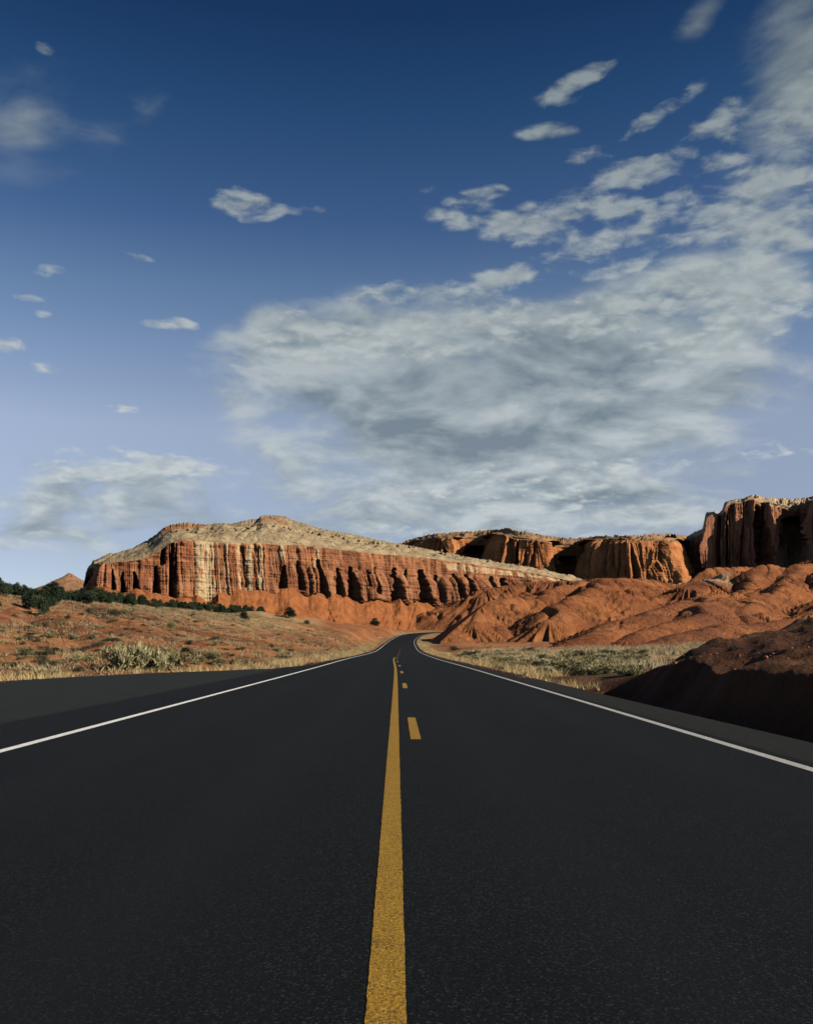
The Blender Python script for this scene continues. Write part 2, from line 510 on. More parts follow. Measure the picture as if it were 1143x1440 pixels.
# ------------------------------------------------------------------ road line
CTRL = np.array([(-.2, -80, 0), (-.2, -30, 0), (-.2, 0, 0), (-.2, 40, 0), (-.35, 74, 0), (-.05, 123, .03), (.2, 159, .22), (.5, 190, .72), (1.0, 235, 1.7),
                 (2.3, 284, 3.1), (5.6, 330, 5.0), (12, 362, 6.3), (25, 386, 7.2), (52, 405, 8.0), (95, 415, 8.6), (150, 418, 9.0)], float)


def catmull(P, n):
    out = []
    Q = np.vstack([2 * P[0] - P[1], P, 2 * P[-1] - P[-2]])
    for i in range(1, len(Q) - 2):
        p0, p1, p2, p3 = Q[i - 1:i + 3]
        k = max(4, int(np.linalg.norm(p2 - p1) / n))
        t = np.linspace(0, 1, k, endpoint=False)[:, None]
        m1 = (p2 - p0) / (np.linalg.norm(p2 - p0) + 1e-9) * np.linalg.norm(p2 - p1)
        m2 = (p3 - p1) / (np.linalg.norm(p3 - p1) + 1e-9) * np.linalg.norm(p2 - p1)
        out.append((2 * t**3 - 3 * t**2 + 1) * p1 + (t**3 - 2 * t**2 + t) * m1 + (-2 * t**3 + 3 * t**2) * p2 + (t**3 - t**2) * m2)
    out.append(P[-1:])
    return np.vstack(out)


RC = catmull(CTRL, .75)
RT = np.gradient(RC, axis=0)
RT[:, 2] = 0
RT /= np.linalg.norm(RT, axis=1)[:, None]
RN = np.stack([RT[:, 1], -RT[:, 0], 0 * RT[:, 0]], 1)        # to the right of travel
RS = np.concatenate([[0], np.cumsum(np.linalg.norm(np.diff(RC, axis=0), axis=1))])
S0 = RS[np.argmin(np.abs(RC[:, 1]))]                          # arc length at the viewpoint


def road_pt(s, off, dz_=0.0):
    """point at arc length s (0 at the viewpoint) and offset to the right of the centre"""
    s = np.asarray(s, float) + S0
    p = np.stack([np.interp(s, RS, RC[:, k]) for k in range(3)], -1)
    n = np.stack([np.interp(s, RS, RN[:, k]) for k in range(3)], -1)
    p = p + n * np.asarray(off)[..., None]
    p[..., 2] += dz_
    return p


# left pavement edge (a turnout widens it beside the viewpoint), as x against y
LEDGE = np.array([(-80, -5.0), (-50, -5.4), (-25, -9.5), (0, -12.2), (20, -12.1), (26.7, -11.6), (30, -10.9), (34.5, -9.5), (38, -7.6), (42, -5.75), (47, -5.05), (55, -4.75), (90, -4.55), (430, -4.45)])


def left_edge(y):
    return np.interp(y, LEDGE[:, 0], LEDGE[:, 1])


def right_edge(y):
    return np.interp(y, [-80, 40, 90, 430], [4.45, 4.45, 4.3, 4.2])


# ------------------------------------------------------------------ ground
PTS = []
for px, rows in {0: [(955, 27), (930, 42), (900, 60), (870, 80), (846, 100), (832, 115), (836, 150), (850, 250)],
                 110: [(950, 31), (920, 45), (890, 65), (865, 90), (847, 115), (846, 150), (862, 250)],
                 240: [(946, 35), (917, 60), (888, 95), (866, 125), (853, 150), (856, 200), (868, 300)],
                 380: [(938, 45), (913, 85), (887, 140), (869, 190), (861, 225), (867, 300)],
                 450: [(930, 62), (911, 110), (891, 180), (875, 240), (871, 270), (875, 340)],
                 520: [(915, 130), (897, 220), (883, 300), (880, 345)],
                 -300: [(955, 27), (900, 60), (850, 100), (835, 130), (850, 250)],
                 640: [(912, 155), (903, 200)], 700: [(935, 47), (914, 110)], 800: [(950, 32), (916, 95)], 950: [(940, 38), (915, 90)], 1150: [(925, 50), (905, 90)]}.items():
    for py, d in rows:
        PTS.append(at(px, py, d))
for x, y, z in [(-60, -60, 0), (60, -60, 1), (0, -60, 0), (-200, -100, 2), (200, -100, 4), (0, -300, 0), (-15, 10, 0), (-40, 10, .3), (-30, -20, 0), (-90, 20, 2.5),
                (30, 10, 2.0), (60, 20, 3), (100, 60, 3), (60, 90, 1.5), (30, 130, .8), (60, 200, 2), (25, 250, 3), (150, 250, 5), (45, 330, 5), (20, 420, 8), (100, 450, 9),
                (-250, 100, 9), (-300, 400, 11), (-100, 430, 9), (0, 600, 9), (300, 600, 10), (400, 200, 8), (-600, 700, 10), (600, 900, 12), (0, 1200, 12)]:
    PTS.append((x, y, z))
for s in range(60, 420, 30):
    p = road_pt(s, 0.0)
    PTS.append(p)
PTS = np.array([np.asarray(p, float) for p in PTS])


def _rbf_setup():
    P = PTS[:, :2]
    r = np.linalg.norm(P[:, None] - P[None], axis=2)
    n = len(P)
    A = np.zeros((n + 3, n + 3))
    A[:n, :n] = -r - np.eye(n) * 1.0
    A[:n, n] = 1; A[:n, n + 1:] = P
    A[n, :n] = 1; A[n + 1:, :n] = P.T
    return np.linalg.solve(A, np.concatenate([PTS[:, 2], [0, 0, 0]]))


RBFW = _rbf_setup()


def rbf(x, y):
    out = np.empty(x.shape)
    xf, yf, of = x.ravel(), y.ravel(), out.reshape(-1)
    n = len(PTS)
    for i in range(0, len(xf), 40000):
        X, Y = xf[i:i + 40000], yf[i:i + 40000]
        r = np.sqrt((X[:, None] - PTS[None, :, 0])**2 + (Y[:, None] - PTS[None, :, 1])**2 + 4.0)
        of[i:i + 40000] = -r @ RBFW[:n] + RBFW[n] + RBFW[n + 1] * X + RBFW[n + 2] * Y
    return out


CURVE = RC[::4]


def road_frame(x, y):
    """signed offset from the road centre, and road height there"""
    xc = np.interp(y, RC[:, 1][RC[:, 1] < 340], RC[:, 0][RC[:, 1] < 340])
    zc = np.interp(y, RC[:, 1][RC[:, 1] < 340], RC[:, 2][RC[:, 1] < 340])
    off = x - xc
    far = (y > 300) & (y < 520) & (np.abs(x) < 260)
    if far.any():
        X, Y = x[far], y[far]
        o_ = np.empty(X.shape); z_ = np.empty(X.shape)
        C = RC[RC[:, 1] > 260]
        Nn = RN[RC[:, 1] > 260]
        for i in range(0, len(X), 20000):
            d2 = (X[i:i + 20000, None] - C[None, :, 0])**2 + (Y[i:i + 20000, None] - C[None, :, 1])**2
            k = d2.argmin(1)
            side = (X[i:i + 20000] - C[k, 0]) * Nn[k, 0] + (Y[i:i + 20000] - C[k, 1]) * Nn[k, 1]
            o_[i:i + 20000] = np.sign(side + 1e-9) * np.sqrt(d2[np.arange(len(k)), k])
            z_[i:i + 20000] = C[k, 2]
        off = off.copy(); zc = zc.copy()
        off[far] = o_; zc[far] = z_
    return off, zc


DITCH = np.array([(4.45, -.06), (4.75, -.14), (5.7, -.80), (6.9, -.88), (7.5, -.30), (8.1, .48), (8.7, .68), (10, .92), (14, 1.72), (18, 2.5), (25, 3.2), (40, 3.8), (80, 4.0)])


def ground_z(x, y, detail=True):
    x = np.asarray(x, float); y = np.asarray(y, float)
    z = rbf(x, y)
    off, zr = road_frame(x, y)
    le, re = left_edge(y), right_edge(y)
    out_l, out_r = le - x, off - re
    farsel = y > 300
    out_l = np.where(farsel, -off - 4.45, out_l)
    d_out = np.maximum(out_l, out_r)
    rough = fbm(x * .35, y * .35, 3, 4) * .10 + fbm(x * .06, y * .06, 9, 3) * .45 + fbm(x * 1.7, y * 1.7, 21, 3) * .035 if detail else 0
    # gullies running down the left slope
    gl = sst(5, 25, out_l) * (x < 0)
    rough = rough - gl * .55 * np.clip(1 - np.abs(pnoise(x * .09 + y * .03, y * .018, 44)) * 4, 0, 1)
    z = z + rough * sst(.5, 9, d_out)
    # roadside: pavement bed, then blend into the land
    k = sst(.0, 7.0, d_out)
    z = (zr - .07) * (1 - k) + z * k
    # cut bank and ditch beside the right lane
    wob = fbm(x * 0 + y * .22, y * 0, 5, 3) * .5
    bz = np.interp(off - wob * sst(6, 8, off), DITCH[:, 0], DITCH[:, 1])
    bz = bz + sst(7.4, 8.6, off) * (fbm(x * .8, y * .8, 31, 4) * .14 + fbm(x * .15, y * .15, 37, 3) * .28) 
    yy = y - np.clip(off - 8, 0, 40) * .85 + fbm(x * .2, y * .2, 8, 2) * 1.2
    w = (1 - sst(27.5, 31, yy)) * sst(0, .3, off - 4.45) * (y > -70)
    z = z * (1 - w) + bz * w
    return z


def build_ground():
    a_mid = np.linspace(R(-29), R(29), 760)
    a_out = np.linspace(R(29), R(331), 150)[1:-1]
    ang_ = np.concatenate([a_mid, a_out])
    r = [2.0]
    while r[-1] < 9000:
        k = 1.012 if r[-1] < 420 else (1.03 if r[-1] < 1500 else 1.15)
        r.append(r[-1] * k)
    r = np.array(r)
    nr, na = len(r), len(ang_)
    X = r[:, None] * np.sin(ang_)[None]
    Y = r[:, None] * np.cos(ang_)[None]
    Z = ground_z(X, Y)
    Zf = 12 + 0 * Z
    kf = sst(900, 1800, r)[:, None]
    Z = Z * (1 - kf) + Zf * kf
    off, zr = road_frame(X, Y)
    out_l = np.where(Y > 300, -off - 4.45, left_edge(Y) - X)
    dist = np.hypot(X, Y)
    # dry grass grows along the pavement edges, on the flat to the right and on the upper left slope
    straw = .30 * (1 - sst(.5, 5, out_l)) + .62 * sst(85, 135, Y + .25 * X) * sst(-12, -30, X) + .16 * sst(60, 120, Y) * (X < 0) + .08
    straw += np.where(X > 0, .45 * sst(28, 34, Y) * (1 - sst(85, 125, Y)) * (X < 45), 0)
    straw = np.where(X > 0, straw + .4 * (1 - sst(.5, 6, off - 4.3)) * (Y > 28), straw)
    straw = np.where((off > 4.4) & (Y < 30) & (X > 0), .0, straw)
    straw -= .55 * np.exp(-(((X + 27) / 15)**2 + ((Y - 78) / 26)**2))
    rock_shade = np.where((off > 4.4) & (Y < 48) & (X > 0), .90, 0.0)  # shade put into the right bank's colour, deepening its dark side
    rock_shade += .60 * np.exp(-((Y - 108 + (X + 35) * .6) / 15)**2) * sst(-70, -45, X) * sst(-6, -14, X) + .30 * sst(60, 140, Y) * (X < -5) * np.clip(pnoise(X * .03, Y * .10, 66) * 2, 0, 1)
    V = np.stack([X, Y, Z], -1).reshape(-1, 3)
    idx = np.arange(nr * na).reshape(nr, na)
    i0 = idx[:-1]; i1 = idx[1:]
    f = np.stack([i0, np.roll(i0, -1, 1), np.roll(i1, -1, 1), i1], -1).reshape(-1, 4)[:, ::-1]
    c = len(V)
    V = np.vstack([V, [[0, 0, -.07]]])
    cf = np.stack([np.full(na, c), np.full(na, c), idx[0], np.roll(idx[0], -1)], -1)
    o = mesh_obj('ground', V, f, M_GROUND, smooth=True, attrs={'straw': np.append(straw, 0), 'rock_shade': np.append(rock_shade, 0)})
    tag(o, kind='structure')
    return o


build_ground()

# ------------------------------------------------------------------ road surface and paint
def strip(name, s, o0, o1, mat, dz_=0.0, parent=None, n_across=2, thick=.0, jitter=0):
    s = np.asarray(s, float)
    cols = []
    for t in np.linspace(0, 1, n_across):
        o = o0 + (np.asarray(o1) - o0) * t
        if jitter:
            o = o + (pnoise(s * 1.3, s * 0 + t * 9, 91) * .4 + fbm(s * 11.0, s * 0 + t * 9, 92, 3, .8) * .38) * jitter
        cols.append(road_pt(s, o * np.ones_like(s), dz_))
    V = np.stack(cols, 1)
    if thick:
        lo = V[:, [0, -1]].copy()
        lo[..., 2] -= thick
        V = np.concatenate([lo[:, :1], V, lo[:, 1:]], 1)
    nr, nc = V.shape[:2]
    return mesh_obj(name, V.reshape(-1, 3), grid_faces(nr, nc), mat, parent)


SS = np.concatenate([np.arange(-70, 60, 1.0), np.arange(60, 540, 1.5)])
LEFT_SEAM = -5.0
road = strip('road', SS, np.interp(SS, [-70, 35, 55, 90, 500], [LEFT_SEAM, LEFT_SEAM, -4.6, -4.35, -4.25]), 3.83, M_ASPH, 0, None, 6, .05)
tag(road, kind='structure')
sh = strip('shoulder', SS, 3.83, np.interp(SS, [-70, 40, 90, 500], [4.62, 4.6, 4.4, 4.3]), M_SHLD, -.004, None, 3, .06, .035)
tag(sh, kind='structure')
NEAR = np.concatenate([np.arange(-20, 1.5, .5), np.arange(1.5, 16, .035), np.arange(16, 40, .15)])
strip('solid_centre_line', np.concatenate([NEAR, np.arange(40, 83.5, .5)]), .115, .228, M_YELLOW, .0025, road, 2, 0, .006)
dash_s = [10.0 + 12.19 * k for k in range(-1, 14)]
for k in dash_s:
    strip('lane_dash', np.linspace(k, k + 3.05, 40), .355, .468, M_YELLOW, .0025, road, 2, 0, .006)
strip('edge_line', np.concatenate([NEAR, np.arange(40, 120, .7), np.arange(120, 520, 1.5)]), -3.70, -3.585, M_WHITE, .0025, road, 2, 0, .004)
strip('edge_line', np.concatenate([NEAR, np.arange(40, 120, .7), np.arange(120, 520, 1.5)]), 3.575, 3.685, M_WHITE_OLD, .0025, road, 2, 0, .004)


def build_turnout():
    y = np.arange(-60, 58, .5)
    xl = left_edge(y) + fbm(y * .8, y * 0, 61, 3) * .10
    xr = np.full_like(y, -.2 + LEFT_SEAM - .002)
    xl = np.minimum(xl, xr - .02)
    rows = []
    for t in np.linspace(0, 1, 7):
        rows.append(np.stack([xl + (xr - xl) * t, y, np.full_like(y, -.006)], -1))
    V = np.stack(rows, 1)
    lo = V[:, :1].copy(); lo[..., 2] -= .07
    V = np.concatenate([lo, V], 1)
    o = mesh_obj('roadside_turnout', V.reshape(-1, 3), grid_faces(V.shape[0], V.shape[1]), M_TURN)
    tag(o, kind='structure')


build_turnout()


# ------------------------------------------------------------------ cliffs
def cols(s, period, seed, z=0.0):
    """rounded columns with sharp clefts: 0 in a cleft, 1 on a bulge"""
    ph = s / period + 1.5 * fbm(s / period * .30, np.asarray(z) * .005, seed, 3)
    c = np.abs(np.sin(math.pi * ph)) ** (.35 + .5 * hash1(np.floor(ph) + 31, seed))
    amp = .25 + .75 * hash1(np.floor(ph), seed)
    return c * amp


def cliff(name, tab, mat, ncol, nwall=150, ntal=50, ncap=44, talus_out=30, talus_drop=8, cap_back=60, setback=4, amps=(4, 1.6, .6), periods=(16, 6, 2.2),
          seed=1, alcoves=(), tiers=None, pale=None, rill=1.2, capn=1.0, sm=6, skyrough=0.0, back=90, ledge=.6, cone=(0, 20), wsm=10, capsm=30, env=True, ledges=False, zst=.12):
    """tab rows: px, depth, y talus foot, y cliff foot, y rim, y crest"""
    T = np.array(tab, float)
    px = np.linspace(T[0, 0], T[-1, 0], ncol)
    g = [np.interp(px, T[:, 0], T[:, k]) for k in range(1, 6)]
    wd = max(1, int(sm / (px[1] - px[0])))
    g = [smooth1(a, wd) for a in g]
    D, yt, yb, yr, yc = g
    bx, by = (px - VX) / F * D, D
    sb = max(2, int(wsm / (px[1] - px[0])))
    tx, ty = smooth1(np.gradient(bx), sb), smooth1(np.gradient(by), sb)
    L = np.hypot(tx, ty)
    nx, ny = ty / L, -tx / L
    wb_ = max(2, int(capsm / (px[1] - px[0])))
    pad = np.pad(D, wb_, mode='edge')
    win_ = np.lib.stride_tricks.sliding_window_view(pad, 2 * wb_ + 1)
    Dhi, Dlo = smooth1(win_.max(1), wb_), smooth1(win_.min(1), wb_)
    if not env:
        Dhi = Dlo = smooth1(D, wb_)
    s = np.concatenate([[0], np.cumsum(np.hypot(np.diff(bx), np.diff(by)))])
    if cone[0]:
        tri = np.abs(((s / cone[1] + .8 * fbm(s / cone[1] * .4, s * 0, seed + 77, 2)) % 1) * 2 - 1)
        yb = yb + (tri - .5) * 2 * cone[0] * (.5 + hash1(np.floor(s / cone[1]), seed + 3))
    yb = yb + fbm(px * .05, px * 0, seed + 6, 3) * cone[0] * .9
    yr = yr + fbm(px * .10, px * 0, seed + 5, 3) * .9
    zof = lambda yrow, d: CAMH + (VY - yrow) / F * d
    rows, wt_, wc_, pl_ = [], [], [], []
    zb, zr_ = zof(yb, D), zof(yr, D)
    # talus
    for t in np.linspace(0, 1, ntal):
        o = talus_out * (1 - t)
        e = t ** 1.25
        zt = zof(yt, Dlo - talus_out) - talus_drop
        z = zt + (zb - zt) * e
        rl = cols(s + o * .35, 9, seed + 40) * .75 + cols(s - o * .3, 3.4, seed + 41) * .50 - .5 + fbm(s * .09, o * .09 + s * 0, seed + 42, 5) * 1.1
        w = math.sin(math.pi * min(1, max(0, t * 1.05 - .05))) ** .7
        z = z + rl * rill * w * 1.0
        dsp = (cols(s, periods[0], seed) - .55) * amps[0] * sst(.88, 1, t)
        kb = 1 - t
        Dk = D + (Dlo - D) * kb - o
        rows.append(((px - VX) / F * Dk + nx * dsp, Dk + ny * dsp, z))
        wt_.append(np.full(ncol, 1.0) if t < .97 else np.full(ncol, .55)); wc_.append(np.zeros(ncol)); pl_.append(np.zeros(ncol))
    # wall
    H = zr_ - zb
    for t in np.linspace(0, 1, nwall + 1)[1:]:
        z = zb + H * t
        o = -setback * t
        k = sst(1.0, .93, t)
        A, B, C = (cols(s, periods[i], seed + i * 7, z) - .5 for i in range(3))
        top = .35 + .65 * k
        var = .55 + .9 * sst(-.3, .5, fbm(s * .018, z * .03, seed + 61, 3))
        dsp = (A * amps[0] + (B * amps[1] + C * amps[2]) * var) * top
        dsp = dsp + fbm(s * .12, z * zst, seed + 11, 5) * amps[2] * 1.5
        st = fbm(s * .006, z * .55, seed + 13, 4)
        dsp = dsp + st * ledge
        if tiers:
            for (x0, x1, tt, push) in tiers:
                win = sst(x0, x0 + 40, px) * (1 - sst(x1 - 40, x1, px))
                B2 = cols(s, periods[0] * .62, seed + 23)
                topt = tt * (.80 + .28 * B2)
                prof = np.sqrt(np.clip((topt - t) / .22, 0, 1))
                dsp = dsp + win * prof * push * (.25 + .9 * B2)
        for (xc, hw, t0, t1, dep) in alcoves:
            zz = sst(t0 - .08, t0 + .03, t) * (1 - sst(t1 - .02, t1 + .09, t)) if t0 > 0 else (1 - sst(t1 - .02, t1 + .09, t))
            lean = (px - xc - .8 * math.sin(t * 4 + xc) + (hw * .30) * fbm(z * .25, z * 0 + xc, 71, 3)) / (hw * (1.02 - .58 * min(1, t / max(t1, .01))))
            dsp = dsp - 1.3 * dep * zz * np.exp(-lean**4)
        rows.append((bx + nx * (o + dsp), by + ny * (o + dsp), z))
        wt_.append(np.full(ncol, max(0, .45 - t * 6)))
        wc_.append(np.full(ncol, max(0, (t - .95) * 10)))
        pl_.append(pale(px, s, t, z) if pale else np.zeros(ncol))
    # top slope up to the crest
    zc0 = zof(yc, Dhi + cap_back)
    crest_noise = fbm(px * .22, px * 0, seed + 50, 4) * skyrough
    for t in np.linspace(0, 1, ncap + 1)[1:]:
        o = -setback - (cap_back - setback) * t
        z = zr_ + (zc0 - zr_) * t ** .9 + math.sin(math.pi * t) * .0
        z = z + capn * (fbm(s * .06, o * .06 + s * 0, seed + 51, 4) * 1.3 + (cols(s + o * .3, 14, seed + 52) - .5) * .9) * math.sin(math.pi * min(t * 1.0, .9)) + crest_noise * sst(.5, 1, t)
        A = (cols(s, periods[0], seed) - .5) * amps[0] * .35 * (1 - sst(0, .25, t))
        lwin = np.maximum(sst(222, 232, px) * (1 - sst(285, 300, px)), .6 * sst(362, 368, px) * (1 - sst(402, 412, px))) if ledges else 0 * px
        lwin = lwin * (.75 + .5 * pnoise(px * .35, px * 0, 88))
        z = z + lwin * 1.9 * (sst(.70, .735, t) - .9 * sst(.74, 1, t))
        kb = sst(.0, .6, t)
        Dk = D + (Dhi - D) * kb + (-o - setback) * 1.0
        w0 = 1 - sst(0, .2, t)
        rows.append(((px - VX) / F * Dk + nx * (A - setback * w0), Dk + ny * (A - setback * w0), z))
        wt_.append(np.zeros(ncol)); wc_.append(1 - lwin * 1.3 * sst(.68, .70, t) * (1 - sst(.75, .8, t))); pl_.append(np.zeros(ncol))
    for t in np.linspace(0, 1, 8)[1:]:
        o = -cap_back - back * t
        z = zc0 + crest_noise * (1 - t) - (zc0 - 0) * t ** 1.6
        Dk = Dhi - o - setback
        rows.append(((px - VX) / F * Dk, Dk, z))
        wt_.append(np.zeros(ncol)); wc_.append(np.ones(ncol)); pl_.append(np.zeros(ncol))
    V = np.stack([np.stack(r_, -1) for r_ in rows], 0)
    nr = len(rows)
    o = mesh_obj(name, V.reshape(-1, 3), grid_faces(nr, ncol), mat, smooth=True, attrs={'w_talus': np.array(wt_), 'w_cap': np.array(wc_), 'pale': np.array(pl_)})
    tag(o, kind='structure')
    crest = V[ntal + nwall + ncap - 1]
    cap = V[ntal + nwall:ntal + nwall + ncap]
    return o, cap


def mesa_pale(px, s, t, z):
    edge = px + .8 * math.sin(t * 5) + 2.2 * fbm(px * .05, t * 3 + px * 0, 17, 3) + 1.2 * pnoise(px * .4, z * .35, 18)
    p = np.zeros_like(px)
    for x0, x1, k in ((277, 304, 1.0), (318, 324, .75), (336, 343, .8), (350, 357, .9), (365, 371, 1.0), (396, 405, .8), (444, 452, .7), (309, 313, .5), (384, 387, .4)):
        p = np.maximum(p, k * sst(x0 - 1.5, x0 + 1.5, edge) * (1 - sst(x1 - 1.5, x1 + 1.5, edge)))
    p = p * np.clip(.80 + .75 * fbm(px * .25, z * .12, 27, 3), 0, 1)
    p = p * (1 - sst(375, 380, px) * sst(.55, .5, t))
    band = sst(600, 640, px) * sst(.74, .78, t) * (1 - sst(.93, .96, t)) * (.55 + .6 * pnoise(px * .12, px * 0, 5))
    return np.maximum(p, band)


MESA_LEDGE = True
MESA = [  # px, depth, talus foot, cliff foot, rim, crest
    (117, 620, 838, 830, 829, 828), (120, 500, 838, 828, 812, 811), (123, 450, 840, 826, 801, 799), (135, 440, 842, 827, 795, 790), (155, 441, 845, 829, 790, 782), (185, 444, 848, 832, 788, 772), (212, 447, 850, 834, 782, 757),
    (226, 449, 850, 835, 773, 746), (240, 450, 852, 836, 763, 740), (262, 453, 855, 838, 758, 737), (290, 458, 860, 843, 760, 740), (306, 461, 860, 840, 762, 736), (330, 466, 862, 830, 763, 737),
    (360, 473, 864, 832, 763, 731), (368, 475, 864, 832, 763, 726), (385, 479, 866, 832, 764, 726), (402, 483, 866, 830, 765, 729), (412, 486, 867, 830, 765, 734), (440, 493, 868, 834, 767, 741), (480, 503, 870, 838, 772, 750), (520, 514, 873, 844, 776, 758),
    (560, 526, 876, 846, 780, 766), (590, 536, 880, 848, 783, 771), (620, 547, 882, 850, 786, 777), (660, 562, 884, 846, 791, 785), (700, 578, 880, 842, 797, 792), (760, 602, 872, 838, 806, 801), (810, 624, 862, 836, 817, 812), (840, 640, 850, 838, 826, 822), (870, 670, 850, 842, 834, 832)]
ALC = [(401, 5, 0, .45, 9), (423, 3, .1, .6, 5), (453, 5.2, 0, .66, 12), (477, 4, 0, .52, 10), (496, 6, 0, .60, 13), (531, 4, .15, .62, 7), (519, 3, .3, .55, 5), (558, 6.5, 0, .64, 14), (596, 7.5, 0, .66, 15), (575, 3, .4, .66, 5),
       (617, 4, .15, .6, 8), (642, 5, 0, .6, 9), (658, 5, 0, .62, 10), (670, 2.5, .2, .6, 6), (694, 4, .1, .6, 8), (710, 6, 0, .6, 11), (722, 3, .1, .5, 6), (745, 4, 0, .55, 8),
       (158, 3, 0, .7, 6), (173, 3.5, 0, .6, 8), (190, 4, 0, .55, 8), (220, 4, 0, .6, 7), (229, 4.5, .70, .97, 7), (243, 5, 0, .98, 8), (239, 2, .2, .98, 5), (249, 2, .3, .9, 5), (361, 2, 0, .9, 4), (347, 1.5, .1, .85, 3)]
mesa, mesa_cap = cliff('mesa', MESA, M_MESA, 1500, seed=3, alcoves=ALC, tiers=[(405, 800, .58, 5.0)], pale=mesa_pale, amps=(2.6, 1.5, .75), periods=(13, 4.6, 1.9), talus_out=34, cap_back=62, cone=(3.6, 19), capn=1.5, skyrough=.5, ledge=.40, env=False, capsm=12, sm=2.5, ledges=True, rill=1.0, ncap=70)

FARM = [(545, 1190, 800, 790, 772, 772), (562, 1170, 800, 790, 768, 766), (585, 1110, 800, 790, 760, 757), (612, 1080, 802, 792, 757, 752), (640, 1070, 802, 793, 757, 750), (648, 1075, 803, 795, 757, 750), (652, 1120, 805, 797, 758, 749), (676, 1130, 806, 797, 758, 748), (684, 1040, 808, 799, 752, 747), (700, 1025, 810, 800, 753, 746),
        (716, 1020, 812, 801, 756, 745), (730, 1015, 815, 805, 757, 750), (762, 1008, 820, 808, 759, 754), (786, 1025, 825, 815, 762, 757), (792, 1085, 825, 815, 766, 758), (812, 1090, 825, 815, 768, 759), (819, 1000, 830, 818, 760, 757), (840, 985, 832, 820, 759, 755), (868, 962, 832, 820, 759, 755), (880, 952, 836, 821, 759, 755),
        (900, 956, 836, 822, 760, 754), (925, 966, 836, 822, 760, 752), (950, 978, 832, 820, 760, 752), (962, 1000, 830, 818, 762, 754), (972, 1150, 815, 800, 764, 756), (1010, 1400, 815, 800, 766, 758)]
FARM = [(r_[0], r_[1] * .78) + r_[2:] for r_ in FARM]
FALC = [(622, 3.5, .1, .75, 12), (612, 3, .4, .9, 8), (668, 7, .0, .72, 22), (692, 3.5, .1, .68, 12), (712, 7, .0, .62, 20), (724, 3.5, .3, .85, 12), (630, 3, .5, .9, 8), (800, 9, 0, .62, 20), (893, 2.5, .05, .75, 9), (902, 2, .0, .6, 8), (868, 2, .2, .9, 8), (932, 2.2, .3, .95, 9), (916, 1.5, .2, .7, 6), (850, 2, 0, .8, 8), (832, 2.5, 0, .9, 9)]
farm, farm_cap = cliff('cliff', FARM, M_FAR, 1100, nwall=110, seed=11, alcoves=FALC, amps=(9, 6, 2.6), periods=(34, 12, 4.5), talus_out=50, talus_drop=25, cap_back=60, setback=9, sm=3, wsm=26, cone=(2, 30), capn=2.2, skyrough=1.0, ledge=.45, rill=2, zst=.03)

BUT = [(952, 1010, 812, 800, 776, 774), (960, 905, 812, 801, 768, 764), (968, 872, 812, 800, 756, 753), (982, 862, 812, 799, 750, 747), (988, 852, 812, 799, 748, 745), (992, 834, 812, 800, 726, 722), (1004, 836, 812, 800, 722, 719), (1008, 842, 812, 800, 728, 724), (1014, 830, 812, 801, 724, 720), (1019, 827, 812, 801, 710, 707), (1028, 828, 812, 801, 708, 705),
       (1046, 827, 812, 802, 706, 702), (1051, 830, 810, 800, 702, 698), (1064, 824, 806, 796, 701, 697), (1074, 838, 800, 790, 706, 701), (1084, 832, 796, 785, 706, 701), (1090, 806, 792, 780, 709, 702), (1098, 840, 788, 768, 712, 702), (1112, 862, 786, 766, 715, 703), (1124, 848, 784, 764, 713, 702), (1136, 806, 782, 764, 706, 700), (1150, 790, 780, 764, 704, 699), (1200, 760, 778, 762, 703, 698), (1290, 720, 770, 758, 700, 694)]
BALC = [(964, 5, .0, .55, 16), (984, 3.5, 0, .65, 14), (1008, 2, .0, .8, 8), (1021, 3, .1, .8, 10), (1047, 1.8, .0, .95, 9), (1068, 6, .0, .86, 14), (1083, 2.5, .1, .8, 8), (1112, 10, .0, .72, 18), (1132, 3, .0, .8, 8)]
butte, butte_cap = cliff('butte', BUT, M_BUTTE, 1100, nwall=130, seed=23, alcoves=BALC, amps=(8, 6.5, 3.0), periods=(30, 11, 4.2), talus_out=40, talus_drop=30, cap_back=40, setback=5, sm=2, wsm=30, cone=(1.5, 30), capn=1.8, skyrough=.8, ledge=.35, rill=2, zst=.025)


